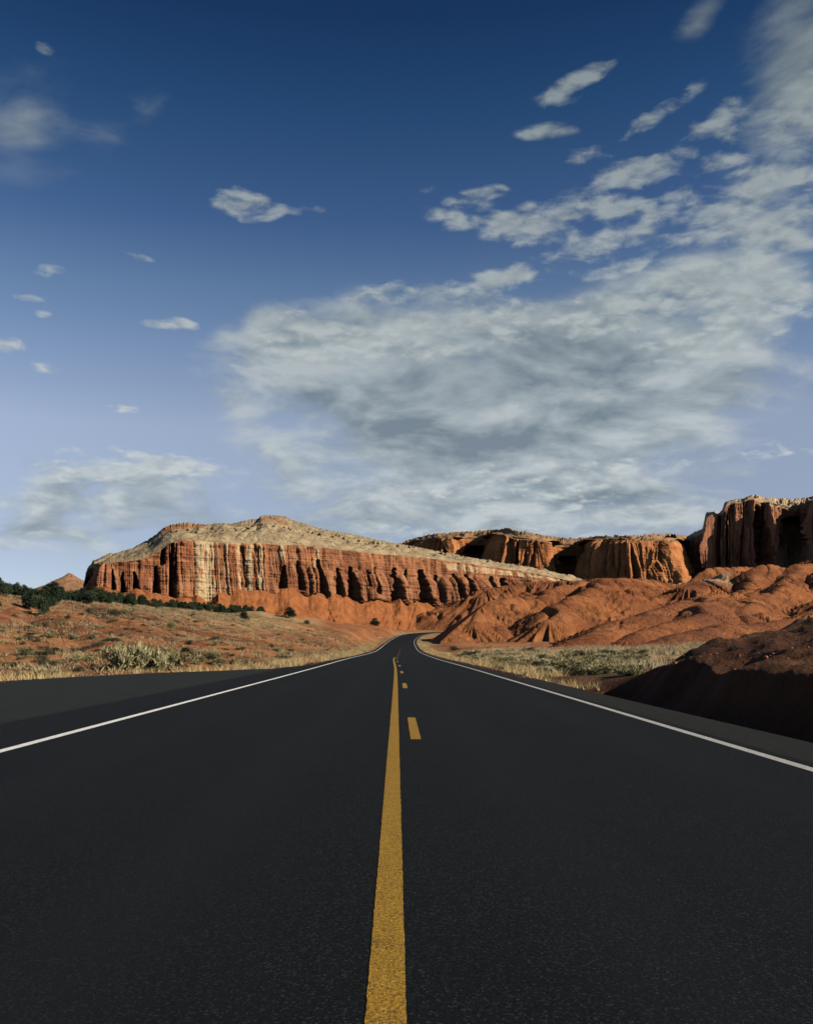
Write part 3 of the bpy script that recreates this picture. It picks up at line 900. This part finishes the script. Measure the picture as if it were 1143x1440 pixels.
# ------------------------------------------------------------------ badland hills on the right
def build_badlands():
    RID = [  # crest points (px, py, depth), side slope, rounding
        ([(618, 893, 236), (640, 872, 252), (675, 851, 268), (720, 839, 290), (765, 829, 320), (815, 816, 380), (860, 812, 430)], .62, 5),
        ([(770, 872, 238), (800, 846, 262), (838, 818, 300), (851, 813, 322), (900, 814, 380), (930, 815, 420)], .66, 4),
        ([(790, 906, 150), (830, 891, 168), (870, 874, 190), (915, 858, 212), (965, 845, 240), (1010, 834, 268), (1040, 833, 290), (1100, 822, 330)], .60, 6),
        ([(880, 899, 150), (935, 880, 172), (985, 858, 198), (1005, 842, 230)], .62, 4),
        ([(945, 905, 128), (985, 886, 144), (1016, 879, 154), (1060, 878, 170), (1120, 868, 190)], .55, 4),
        ([(1035, 858, 215), (1060, 845, 240), (1090, 830, 268), (1110, 815, 300)], .62, 4),
        ([(955, 826, 330), (985, 818, 350), (1010, 812, 365), (1045, 798, 385), (1080, 784, 405), (1100, 780, 415), (1143, 772, 430), (1300, 755, 470)], .55, 10),
        ([(1045, 830, 320), (1060, 812, 345), (1085, 790, 380)], .72, 4), ([(1110, 838, 300), (1116, 815, 335), (1120, 786, 390)], .72, 4), ([(1165, 840, 290), (1160, 812, 330), (1158, 784, 390)], .72, 4),
        ([(1140, 862, 220), (1190, 835, 260), (1300, 800, 300)], .55, 6),
        ([(895, 816, 385), (930, 811, 410), (960, 805, 440), (1000, 799, 480), (1042, 797, 540), (1075, 794, 555)], .95, 3),  # added ridge, shaped so its shaded left face forms a dark strip
        ([(690, 826, 470), (760, 815, 480), (850, 813, 470), (950, 815, 450), (1000, 815, 430)], .5, 8),
        ([(1000, 838, 250), (1030, 852, 225), (1050, 868, 205)], .62, 3), ([(720, 839, 290), (712, 870, 262), (706, 892, 245)], .7, 3), ([(765, 829, 320), (748, 862, 275), (742, 884, 252)], .7, 3), ([(675, 851, 268), (668, 878, 246)], .7, 3)]
    npx, nd = 1000, 420
    px = np.linspace(585, 1340, npx)
    d = 112 * (560 / 112) ** np.linspace(0, 1, nd)
    PX, D = np.meshgrid(px, d)
    X = (PX - VX) / F * D
    Y = D.copy()
    wx = X + fbm(X * .025, Y * .025, 70, 2) * 4
    wy = Y + fbm(X * .025, Y * .025, 75, 2) * 4
    base = ground_z(X, Y, False) - 1.0
    H = base.copy()
    for i, (cr, sl_, rd) in enumerate(RID):
        P = np.array([at(*c) for c in cr])
        best = np.full(X.shape, -1e9)
        acc = 0
        for a, b in zip(P[:-1], P[1:]):
            ab = b[:2] - a[:2]
            l2 = ab @ ab
            t = np.clip(((wx - a[0]) * ab[0] + (wy - a[1]) * ab[1]) / l2, 0, 1)
            qx, qy = a[0] + ab[0] * t, a[1] + ab[1] * t
            dist = np.hypot(wx - qx, wy - qy)
            u = acc + t * math.sqrt(l2)
            acc += math.sqrt(l2)
            th = np.arctan2(wy - qy, wx - qx)
            # rills fan down the flanks
            uu = u + th * 9
            rl = (1 - 1.6 * np.abs(pnoise(uu * .13, dist * .02 + i, 80 + i))) * .45 + (1 - 1.8 * np.abs(pnoise(uu * .38, dist * .03, 90 + i))) * .5 + (1 - 1.8 * np.abs(pnoise(uu * .85, dist * .05, 95 + i))) * .42
            hgt = a[2] + (b[2] - a[2]) * t - sl_ * (np.sqrt(dist**2 + (rd * .7)**2) - rd * .7)
            hgt = hgt + (rl - .6) * np.clip(dist - 1.5, 0, 12) * .21
            best = np.maximum(best, hgt)
        # smooth union
        k = .8
        m_ = np.maximum(H, best)
        H = m_ + k * np.log(np.exp((H - m_) / k) + np.exp((best - m_) / k)) - k * math.log(2) * np.exp(-np.abs(H - best) / k)
    hs = sst(2.0, 9.0, H - base)
    for fq, dp, sd_ in ((.030, 1.7, 141), (.075, .8, 142)):
        nn = np.abs(pnoise(X * fq + .5 * pnoise(X * .05, Y * .05, sd_ + 5), Y * fq * .55, sd_))
        H = H - dp * hs * np.clip(1 - nn * 5.5, 0, 1) ** 1.3
    H = H + fbm(X * .18, Y * .18, 99, 4) * .22 + fbm(X * .7, Y * .7, 98, 3) * .10
    off, zr = road_frame(X, Y)
    H = np.minimum(H, zr - 1.3 + np.maximum(np.abs(off) - 7.5, 0) * .72)
    pale = np.zeros_like(H)
    pale = np.where((PX > 980) & (PX < 1030), np.exp(-((PX - 1004) / 22)**2) * sst(340, 355, D) * (1 - sst(380, 400, D)), pale)
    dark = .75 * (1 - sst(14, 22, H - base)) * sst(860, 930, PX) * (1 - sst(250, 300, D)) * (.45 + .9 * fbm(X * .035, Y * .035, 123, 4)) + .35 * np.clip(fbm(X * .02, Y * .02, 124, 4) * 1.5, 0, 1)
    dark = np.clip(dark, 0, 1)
    f = grid_faces(nd, npx)
    keep = (H - base).ravel()[f].max(1) > .55
    f = f[keep]
    used = np.unique(f)
    remap = np.zeros(H.size, np.int64)
    remap[used] = np.arange(len(used))
    V = np.stack([X, Y, H], -1).reshape(-1, 3)[used]
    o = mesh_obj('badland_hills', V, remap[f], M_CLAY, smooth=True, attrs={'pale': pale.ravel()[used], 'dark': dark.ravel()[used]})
    tag(o, kind='structure')
    return px, d, H


BPX, BD, BH = build_badlands()


def build_far_hill():
    c = at(97, 806, 900)
    n = 80
    g = np.linspace(-1, 1, n)
    GX, GY = np.meshgrid(g, g)
    r = np.hypot(GX, GY * .9)
    z = c[2] * np.clip(1 - .72 * r ** .9, -.2, 1) 
    z = np.where(r < .95, c[2] - (c[2] * .62) * (r / .55) ** .95 * .55, c[2] * .3) + fbm(GX * 4, GY * 4, 5, 4) * 1.5 - .16 * c[2] * sst(.3, .9, -GX)
    z = c[2] + 1 - 31 * r ** .85 + fbm(GX * 4, GY * 4, 5, 4) * 1.2
    V = np.stack([c[0] + GX * 60, c[1] + GY * 60, z], -1).reshape(-1, 3)
    o = mesh_obj('distant_hill', V, grid_faces(n, n), M_CLAY, smooth=True, attrs={'pale': np.full(n * n, .45), 'dark': np.full(n * n, .35)})
    tag(o, kind='structure')


build_far_hill()
#PLANTS
# ------------------------------------------------------------------ plants
rnd = np.random.default_rng(11)


def gz(x, y):
    return float(ground_z(np.array([float(x)]), np.array([float(y)]))[0])


def hit(px, py, d0=8, d1=420):
    """where the line of sight through a photo pixel meets the ground"""
    d = np.geomspace(d0, d1, 700)
    x = (px - VX) / F * d
    zr_ = CAMH + (VY - py) / F * d
    g = ground_z(x, d)
    k = np.nonzero(g >= zr_)[0]
    if len(k) == 0:
        return None
    i = k[0]
    return x[i], d[i], g[i]


def leaf_cloud(C, n, size, stretch=1.0, up=.3, seed=0):
    """n small leaf-sprig triangles placed on and inside blobs C (x, y, z, r)"""
    r = np.random.default_rng(seed)
    C = np.asarray(C, float)
    w = C[:, 3]**2
    k = r.choice(len(C), n, p=w / w.sum())
    v = r.normal(size=(n, 3))
    v /= np.linalg.norm(v, axis=1)[:, None]
    rad = C[k, 3] * (r.random(n) ** .45)
    P = C[k, :3] + v * rad[:, None] * np.array([1, 1, .85])
    P[:, 2] = np.abs(P[:, 2])
    ax = v * .7 + r.normal(size=(n, 3)) * .5 + np.array([0, 0, up])
    ax /= np.linalg.norm(ax, axis=1)[:, None]
    sd = np.cross(ax, r.normal(size=(n, 3)))
    sd /= np.linalg.norm(sd, axis=1)[:, None]
    L = size * (.6 + .8 * r.random(n))[:, None]
    a = P - sd * L * .35
    b = P + sd * L * .35
    c = P + ax * L * stretch
    V = np.stack([a, b, c], 1).reshape(-1, 3)
    return V, np.arange(3 * n).reshape(-1, 3)


def sticks(B, T, r0, r1):
    """tapered three-sided sticks from points B to points T"""
    B = np.asarray(B, float); T = np.asarray(T, float)
    n = len(B)
    ax = T - B
    ax /= np.linalg.norm(ax, axis=1)[:, None] + 1e-9
    ref = np.where(np.abs(ax[:, 2:3]) > .9, np.array([[1., 0, 0]]), np.array([[0, 0, 1.]]))
    u = np.cross(ax, ref); u /= np.linalg.norm(u, axis=1)[:, None]
    w = np.cross(ax, u)
    V = []
    for P, rr in ((B, r0), (T, r1)):
        for k in range(4):
            a = k * math.pi / 2
            V.append(P + (u * math.cos(a) + w * math.sin(a)) * rr)
    V = np.stack(V, 1).reshape(-1, 3)
    f = []
    for k in range(4):
        f.append([k, (k + 1) % 4, 4 + (k + 1) % 4, 4 + k])
    f = np.array(f)
    Fc = (np.arange(n)[:, None, None] * 8 + f[None]).reshape(-1, 4)
    return V, Fc


def blades(n, spread, h, wd, seed, lean=.35):
    r = np.random.default_rng(seed)
    a = r.random(n) * 2 * math.pi
    q = np.sqrt(r.random(n)) * spread
    B = np.stack([np.cos(a) * q, np.sin(a) * q, np.zeros(n)], 1)
    ln = r.normal(size=(n, 2)) * lean * .6 + np.stack([np.cos(a), np.sin(a)], 1) * lean * (q / spread)[:, None]
    hh = h * (.5 + .7 * r.random(n))
    T = B + np.stack([ln[:, 0] * hh, ln[:, 1] * hh, hh], 1)
    t = r.random(n) * math.pi
    sd = np.stack([np.cos(t), np.sin(t), 0 * t], 1) * wd
    V = np.stack([B - sd, B + sd, T], 1).reshape(-1, 3)
    return V, np.arange(3 * n).reshape(-1, 3)


def kind_plant(kind, seed):
    """mesh data of one plant: list of (part name, mesh)"""
    r = np.random.default_rng(seed)
    if kind == 'juniper':
        H = 3.0
        C = [(0, 0, 1.0, .8)]
        for i in range(22):
            a = r.random() * 6.28
            h = .35 + r.random() ** .8 * 2.3
            q = (1.25 * (1 - (h / 3.1) ** 1.6)) * (.4 + .6 * r.random())
            C.append((math.cos(a) * q, math.sin(a) * q, h, .30 + .28 * r.random()))
        crown = leaf_cloud(C, 1500, .20, 1.3, .5, seed)
        tips = [(c[0] * .8, c[1] * .8, c[2]) for c in C[1:9]]
        tr = sticks([(0, 0, -.2)] + [(0, 0, .5)] * 8, [(r.normal() * .1, r.normal() * .1, 1.9)] + tips, .09, .03)
        return [('crown', crown, M_JUNIPER), ('trunk', tr, M_BARK)]
    if kind == 'dark':
        C = [(r.normal() * .32, r.normal() * .32, .12 + .30 * r.random(), .20 + .16 * r.random()) for i in range(12)]
        st = [(c[0], c[1], c[2]) for c in C]
        return [('foliage', leaf_cloud(C, 800, .085, 1.5, .4, seed), M_DARKSHRUB), ('stem', sticks([(0, 0, -.05)] * 12, st, .018, .008), M_BARK)]
    if kind == 'sage':
        C = [(r.normal() * .34, r.normal() * .34, .15 + .38 * r.random(), .18 + .14 * r.random()) for i in range(14)]
        st = [(c[0], c[1], c[2]) for c in C]
        return [('foliage', leaf_cloud(C, 1000, .075, 2.0, .7, seed), M_SAGE), ('stem', sticks([(0, 0, -.05)] * 14, st, .018, .008), M_BARK)]
    if kind == 'rabbit':
        C = [(r.normal() * .42, r.normal() * .42, .25 + .42 * r.random(), .17 + .15 * r.random()) for i in range(26)]
        fo = leaf_cloud(C, 2600, .075, 2.6, 1.0, seed)
        st = [(c[0], c[1], c[2]) for c in C]
        return [('foliage', fo, M_RABBIT), ('stem', sticks([(c[0] * .25, c[1] * .25, -.05) for c in C], st, .016, .008), M_BARK)]
    if kind == 'tuft':
        return [('', blades(90, .22, .36, .010, seed, .8), M_TUFT)]


PROTO = {}


def plant(kind, variant, name, loc, size, label, cat, group=None, flat=1.0, parts=True, lean=0.0):
    key = (kind, variant)
    if key not in PROTO:
        ms = []
        for pn, (V, Fc), mat in kind_plant(kind, variant * 31 + 5):
            o = mesh_obj(pn or name, V, Fc, mat)
            ms.append((pn, o.data))
            bpy.data.objects.remove(o)
        PROTO[key] = ms
    ms = PROTO[key]
    rz = float(rnd.random() * 6.28)
    sc = (size, size * float(rnd.uniform(.85, 1.2)), size * flat)
    if parts and ms[0][0]:
        root = bpy.data.objects.new(name, None)
        link(root)
        for pn, me in ms:
            link(bpy.data.objects.new(pn, me), root)
    else:
        root = link(bpy.data.objects.new(name, ms[0][1]))
    root.location = loc
    root.rotation_euler = (0, 0, rz)
    root.scale = sc
    tag(root, label, cat, group)
    return root


# --- the two big pale bushes at the turnout's edge, and the shrubs that stand out on the left slope
def at_px(px, py):
    h = hit(px, py)
    return h


def singled(kind, var, px, py, wpx, label, name, cat, nominal, flat=1.0):
    h = hit(px, py)
    if h is None:
        return
    x, y, z = h
    w = wpx / F * y
    plant(kind, var, name, (x, y, z - .03), w / nominal, label, cat, None, flat)


BIGBUSH = 'rabbitbrush'
singled('rabbit', 1, 176, 945, 58, 'large pale straw-green bush at the turnout edge, brightest and widest there', 'rabbitbrush', 'shrub', 1.75, 1.38)
singled('rabbit', 2, 205, 943, 50, 'pale feathery bush in the middle of the big roadside clump', 'rabbitbrush', 'shrub', 1.75, 1.25)
singled('sage', 3, 236, 942, 56, 'grey-green bush at the right end of the big roadside clump', 'sagebrush', 'shrub', 1.4, 1.0)
singled('rabbit', 3, 60, 952, 30, 'low straw-coloured bush at the turnout edge left of the big clump', 'rabbitbrush', 'shrub', 1.75, .8)
singled('dark', 1, 66, 853, 30, 'round dark bush on bare red soil just below the juniper belt', 'dark_shrub', 'shrub', 1.3, 1.0)
singled('dark', 2, 126, 862, 17, 'small low dark bush on the bare orange knoll', 'dark_shrub', 'shrub', 1.3, .8)
singled('dark', 3, 162, 866, 20, 'dark grey bush on the shoulder of the orange knoll', 'dark_shrub', 'shrub', 1.3, 1.1)
singled('sage', 1, 178, 864, 22, 'grey-green bush touching the dark one on the knoll shoulder', 'sagebrush', 'shrub', 1.4, .8)
singled('juniper', 1, 343, 871, 15, 'small lone round juniper on the pale slope below the mesa cliff', 'juniper', 'tree', 2.4, .75)
singled('juniper', 2, 407, 870, 19, 'largest lone dark juniper where the slope meets the mesa talus', 'juniper', 'tree', 2.4, .70)
singled('dark', 4, 431, 878, 11, 'small dark bush right of the lone dark juniper', 'dark_shrub', 'shrub', 1.3, 1.1)
singled('juniper', 3, 527, 882, 15, 'lone dark juniper on the red slope left of the road bend', 'juniper', 'tree', 2.4, .75)
singled('dark', 1, 296, 927, 18, 'dark round bush on the red bank right of the big pale clump', 'dark_shrub', 'shrub', 1.3, 1.0)
singled('sage', 2, 299, 909, 15, 'small grey bush above the dark round one on the red bank', 'sagebrush', 'shrub', 1.4, 1.0)
singled('sage', 4, 242, 884, 20, 'grey-green bush among the dark rock bands of the slope', 'sagebrush', 'shrub', 1.4, .9)
singled('dark', 2, 302, 900, 14, 'dark low bush on the lower edge of the rock bands', 'dark_shrub', 'shrub', 1.3, .8)
singled('dark', 3, 10, 938, 30, 'wide flat dark bush near the turnout edge, cut by the frame', 'dark_shrub', 'shrub', 1.3, .6)
singled('dark', 4, 128, 929, 24, 'flat dark bush just behind the big pale roadside clump', 'dark_shrub', 'shrub', 1.3, .7)
singled('dark', 1, 140, 908, 20, 'dark bush in a patch of straw grass on the lower slope', 'dark_shrub', 'shrub', 1.3, .8)
singled('sage', 1, 70, 897, 22, 'pale grey mound bush on bare orange soil', 'sagebrush', 'shrub', 1.4, .7)
singled('dark', 2, 62, 921, 24, 'brown withered bush in the straw above the turnout', 'dark_shrub', 'shrub', 1.3, .6)
singled('sage', 2, 393, 926, 16, 'small grey bush by the straw verge where the turnout ends', 'sagebrush', 'shrub', 1.4, .9)
singled('dark', 3, 380, 911, 12, 'small dark bush above the verge where the turnout ends', 'dark_shrub', 'shrub', 1.3, .9)
# right side, beyond the cut bank
singled('sage', 1, 648, 926, 20, 'round grey-green bush closest to the right lane beside its bend', 'sagebrush', 'shrub', 1.4, .9)
singled('dark', 2, 662, 922, 18, 'dark low bush behind the round grey one beside the right lane', 'dark_shrub', 'shrub', 1.3, .8)
singled('dark', 3, 640, 915, 14, 'dark bush at the foot of the red hill by the bend', 'dark_shrub', 'shrub', 1.3, 1.0)
singled('sage', 3, 702, 936, 26, 'broad green-grey bush at the near edge of the grassy flat', 'sagebrush', 'shrub', 1.4, .95)
singled('dark', 4, 745, 917, 18, 'dark bush against the red hill foot on the far side of the flat', 'dark_shrub', 'shrub', 1.3, .7)
singled('sage', 4, 842, 949, 22, 'green bush on the flat beside the tip of the shadowed bank', 'sagebrush', 'shrub', 1.4, .9)
singled('rabbit', 1, 868, 945, 26, 'tall pale bush on the flat just behind the shadowed bank', 'rabbitbrush', 'shrub', 1.75, .9)

# --- junipers: the dark belt along the crest of the left slope
n_j = 0
tries = 0
CRX = [0, 60, 110, 160, 240, 300, 380]
while n_j < 290 and tries < 4000:
    tries += 1
    px = rnd.uniform(-40, 376) if rnd.random() < .85 else rnd.uniform(-20, 130)
    # the belt narrows towards the right
    d = np.interp(px, [0, 110, 240, 380], [118, 128, 170, 235]) + rnd.uniform(0, 1) * np.interp(px, [0, 120, 380], [70, 60, 25]) 
    if px < 120 and rnd.random() < .20:
        d = rnd.uniform(88, 118)
        if 78 < px or (22 < px < 30):
            continue
    x = (px - VX) / F * d
    z = gz(x, d)
    hgt = np.interp(px, [0, 60, 120, 240, 380], [1.9, 1.9, 2.1, 1.9, 1.5]) * rnd.uniform(.7, 1.25)
    plant('juniper', int(rnd.integers(1, 6)), 'juniper', (x, d, z - .1), hgt / 3.0, 'dark green juniper in the dense belt along the crest of the left slope', 'tree', 'junipers along the slope crest', 1.0, parts=True)
    n_j += 1

# --- scattered low scrub on the left slope
spots = []
while len(spots) < 170:
    px = rnd.uniform(0, 560)
    py = rnd.uniform(860, 950)
    h = hit(px, py)
    if h is None or h[1] > 180 or h[1] < 20:
        continue
    off, _ = road_frame(np.array([h[0]]), np.array([h[1]]))
    if h[0] > left_edge(h[1]) - 1.5:
        continue
    spots.append(h)
for i, (x, y, z) in enumerate(spots):
    k = rnd.choice(['dark', 'sage', 'dark'])
    plant(k, int(rnd.integers(1, 5)), 'scrub', (x, y, z - .02), float(rnd.uniform(.25, .70)), 'small low scrub plant scattered over the red left slope', 'shrub', 'low scrub scattered on the left slope', float(rnd.uniform(.5, .9)))
# --- sagebrush on the grassy flat to the right
n_s = 0
while n_s < 95:
    px = rnd.uniform(620, 905)
    py = rnd.uniform(917, 952)
    h = hit(px, py)
    if h is None or h[1] > 125 or h[1] < 30:
        continue
    off, _ = road_frame(np.array([h[0]]), np.array([h[1]]))
    if off[0] < 6.0:
        continue
    n_s += 1
    k = rnd.choice(['sage', 'rabbit', 'rabbit', 'sage', 'dark'])
    plant(k, int(rnd.integers(1, 5)), 'sagebrush', (h[0], h[1], h[2] - .03), float(rnd.uniform(.30, .72)) * (.9 if k == 'rabbit' else 1), 'grey-green or straw bush on the grassy flat between the right lane and the red hills', 'shrub', 'bushes on the grassy flat', float(rnd.uniform(.7, 1.0)), parts=h[1] < 70)
# --- scrub on the mesa tops against the sky
for cap_, grp, lab, num, rows_, h0, xr in ((mesa_cap, 'scrub along the mesa crest', 'tiny dark scrub tree on the crest line of the tan-topped mesa', 60, (26, 43), 1.7, (.12, .80)),
                                           (farm_cap, 'scrub on the distant orange cliffs', 'tiny dark scrub tree on the rim of the distant orange cliffs', 70, (2, 43), 1.7, (.02, .97)),
                                           (butte_cap, 'scrub on the dark butte', 'tiny dark scrub tree on top of the dark butte', 24, (4, 43), 1.6, (.08, .7))):
    nr_, nc_ = cap_.shape[:2]
    for i in range(num):
        r_ = int(rnd.integers(rows_[0], rows_[1]))
        c_ = int(rnd.integers(int(nc_ * xr[0]), int(nc_ * xr[1])))
        p = cap_[r_, c_]
        plant('juniper', int(rnd.integers(1, 6)), 'scrub_tree', tuple(p - np.array([0, 0, .2])), h0 * rnd.uniform(.6, 1.3) / 3.0, lab, 'tree', grp, .85, parts=False)


# --- dry grass: verges and the pale tufts of the slope, as ground cover
def grass(name, P, per, spread, h, wd, mat, seed, lean=.5):
    r = np.random.default_rng(seed)
    P = np.asarray(P, float)
    n = len(P) * per
    base = np.repeat(P, per, 0)
    a = r.random(n) * 2 * math.pi
    sp = np.repeat(spread * (.6 + .8 * r.random(len(P))), per)
    q = np.sqrt(r.random(n)) * sp
    B = base + np.stack([np.cos(a) * q, np.sin(a) * q, np.full(n, -.02)], 1)
    hh = np.repeat(h * (.55 + .8 * r.random(len(P))), per) * (.6 + .6 * r.random(n))
    ln = r.normal(size=(n, 2)) * lean * .5 + np.stack([np.cos(a), np.sin(a)], 1) * lean * (q / sp)[:, None]
    T = B + np.stack([ln[:, 0] * hh, ln[:, 1] * hh, hh], 1)
    t = r.random(n) * math.pi
    sd = np.stack([np.cos(t), np.sin(t), 0 * t], 1) * wd
    V = np.stack([B - sd, B + sd, T], 1).reshape(-1, 3)
    o = mesh_obj(name, V, np.arange(3 * n).reshape(-1, 3), mat)
    tag(o, kind='stuff')
    return o


def scatter(n, xs, ys, ok):
    out = []
    while len(out) < n:
        x = rnd.uniform(*xs, size=4000)
        y = ys[0] + (ys[1] - ys[0]) * rnd.random(4000) ** 1.3
        keep = ok(x, y)
        x, y = x[keep], y[keep]
        z = ground_z(x, y)
        out += list(np.stack([x, y, z], 1))
    return np.array(out[:n])


def vis(x, y):
    px = VX + F * x / y
    return (px > -120) & (px < 1260)


patch = lambda x, y: fbm(x * .16, y * .10, 201, 4)
P = scatter(9000, (-105, 0), (26, 215), lambda x, y: vis(x, y) & (left_edge(y) - x > .5) & (patch(x, y) > -.08 - .5 * (y > 100)))
grass('slope_grass', P, 10, .24, .26, .026, M_TUFT, 3, .9)
P = scatter(4500, (-105, 0), (28, 215), lambda x, y: vis(x, y) & (left_edge(y) - x > 2.5) & (fbm(x * .10, y * .10, 231, 4) > -.15))
grass('low_twigs', P, 9, .22, .20, .028, M_DARKSHRUB, 6, 1.0)
P = scatter(1500, (-16, 0), (22, 230), lambda x, y: (left_edge(y) - x > .12) & (left_edge(y) - x < 2.6 + 1.2 * pnoise(y * .2, x * 0, 7)) & (pnoise(x * .5, y * .3, 8) > .02))
V1 = scatter(900, (3, 40), (28, 240), lambda x, y: (road_frame(x, y)[0] - right_edge(y) > .15) & (road_frame(x, y)[0] - right_edge(y) < 2.4) & (y > 29) & (pnoise(x * .5, y * .3, 8) > -.1))
grass('verge_grass', np.vstack([P, V1]), 15, .20, .28, .012, M_STRAW, 4, .6)
P = scatter(2600, (8, 60), (30, 125), lambda x, y: vis(x, y) & (road_frame(x, y)[0] > 6.5) & (x < y * .34) & (patch(x, y) > -.15))
grass('flat_grass', P, 14, .24, .36, .016, M_TUFT, 5, .6)

# ------------------------------------------------------------------ stones on the cut bank
def stone_mesh(seed):
    r = np.random.default_rng(seed)
    import bmesh
    bm = bmesh.new()
    bmesh.ops.create_icosphere(bm, subdivisions=2, radius=.5)
    for v in bm.verts:
        n_ = v.co.normalized()
        k = 1 + .28 * float(pnoise(n_.x * 1.7 + seed, n_.y * 1.7 + n_.z * 2.1, seed))
        v.co = n_ * .5 * k
        v.co.z *= .65
    for i in range(5):
        d = Vector(r.normal(size=3)).normalized()
        for v in bm.verts:
            t = v.co.dot(d)
            if t > .34:
                v.co -= d * (t - .34) * .9
    me = bpy.data.meshes.new('stone')
    bm.to_mesh(me)
    bm.free()
    me.materials.append(M_STONE)
    return me


ST = [stone_mesh(k) for k in range(1, 6)]
i = 0
while i < 36:
    y = rnd.uniform(9, 34)
    offx = rnd.normal(9.0, 1.0) if i < 60 else rnd.uniform(8.5, 16)
    x = offx - .2
    if offx < 8.0 or not (600 < VX + F * x / y < 1200):
        continue
    o = link(bpy.data.objects.new('stone', ST[i % 5]))
    sz = float(rnd.uniform(.06, .17))
    o.location = (x, y, gz(x, y) + sz * .12)
    o.rotation_euler = (float(rnd.uniform(-.4, .4)), float(rnd.uniform(-.4, .4)), float(rnd.uniform(0, 6.28)))
    o.scale = (sz, sz * float(rnd.uniform(.7, 1.2)), sz)
    tag(o, 'reddish-brown stone lying along the rim of the shadowed bank beside the right lane', 'stone', 'stones on the bank rim')
    i += 1


# ------------------------------------------------------------------ loose gravel spilling over the pavement edges
def gravel(n):
    out = []
    y = 8 + 170 * rnd.random(n * 3) ** 1.8
    side = rnd.random(n * 3) < .5
    xl = left_edge(y) + rnd.normal(size=n * 3) * .30 - .15
    xc = np.interp(y, RC[:, 1][RC[:, 1] < 340], RC[:, 0][RC[:, 1] < 340])
    xr = xc + right_edge(y) + .12 + rnd.normal(size=n * 3) * .16
    x = np.where(side, xl, xr)
    px = VX + F * x / y
    k = (px > -60) & (px < 1200) & (side | ((x < xc + 4.75) & (y > 27)))
    x, y, xc = x[k][:n], y[k][:n], xc[k][:n]
    on = np.where(x < 0, x > left_edge(y), x - xc < 4.6)
    off, zr = road_frame(x, y)
    z = np.where(on, zr - .004, ground_z(x, y))
    r = np.random.default_rng(5)
    m = len(x)
    base = np.array([[1, 0, 0], [-.5, .87, 0], [-.5, -.87, 0], [.6, .3, .7], [-.6, .4, .6], [0, -.6, .75]])
    tri = np.array([[0, 1, 3], [1, 4, 3], [1, 2, 4], [2, 5, 4], [2, 0, 5], [0, 3, 5], [3, 4, 5]])
    sz = (.010 + .030 * r.random(m) ** 2)[:, None, None]
    V = base[None] * (.7 + .6 * r.random((m, 6, 3))) * sz
    a = r.random(m) * 6.28
    c_, s_ = np.cos(a)[:, None], np.sin(a)[:, None]
    V = np.stack([V[..., 0] * c_ - V[..., 1] * s_, V[..., 0] * s_ + V[..., 1] * c_, V[..., 2]], -1) + np.stack([x, y, z], -1)[:, None]
    f = (tri[None] + np.arange(m)[:, None, None] * 6).reshape(-1, 3)
    tag(mesh_obj('gravel', V.reshape(-1, 3), f, M_STONE), kind='stuff')


gravel(4500)
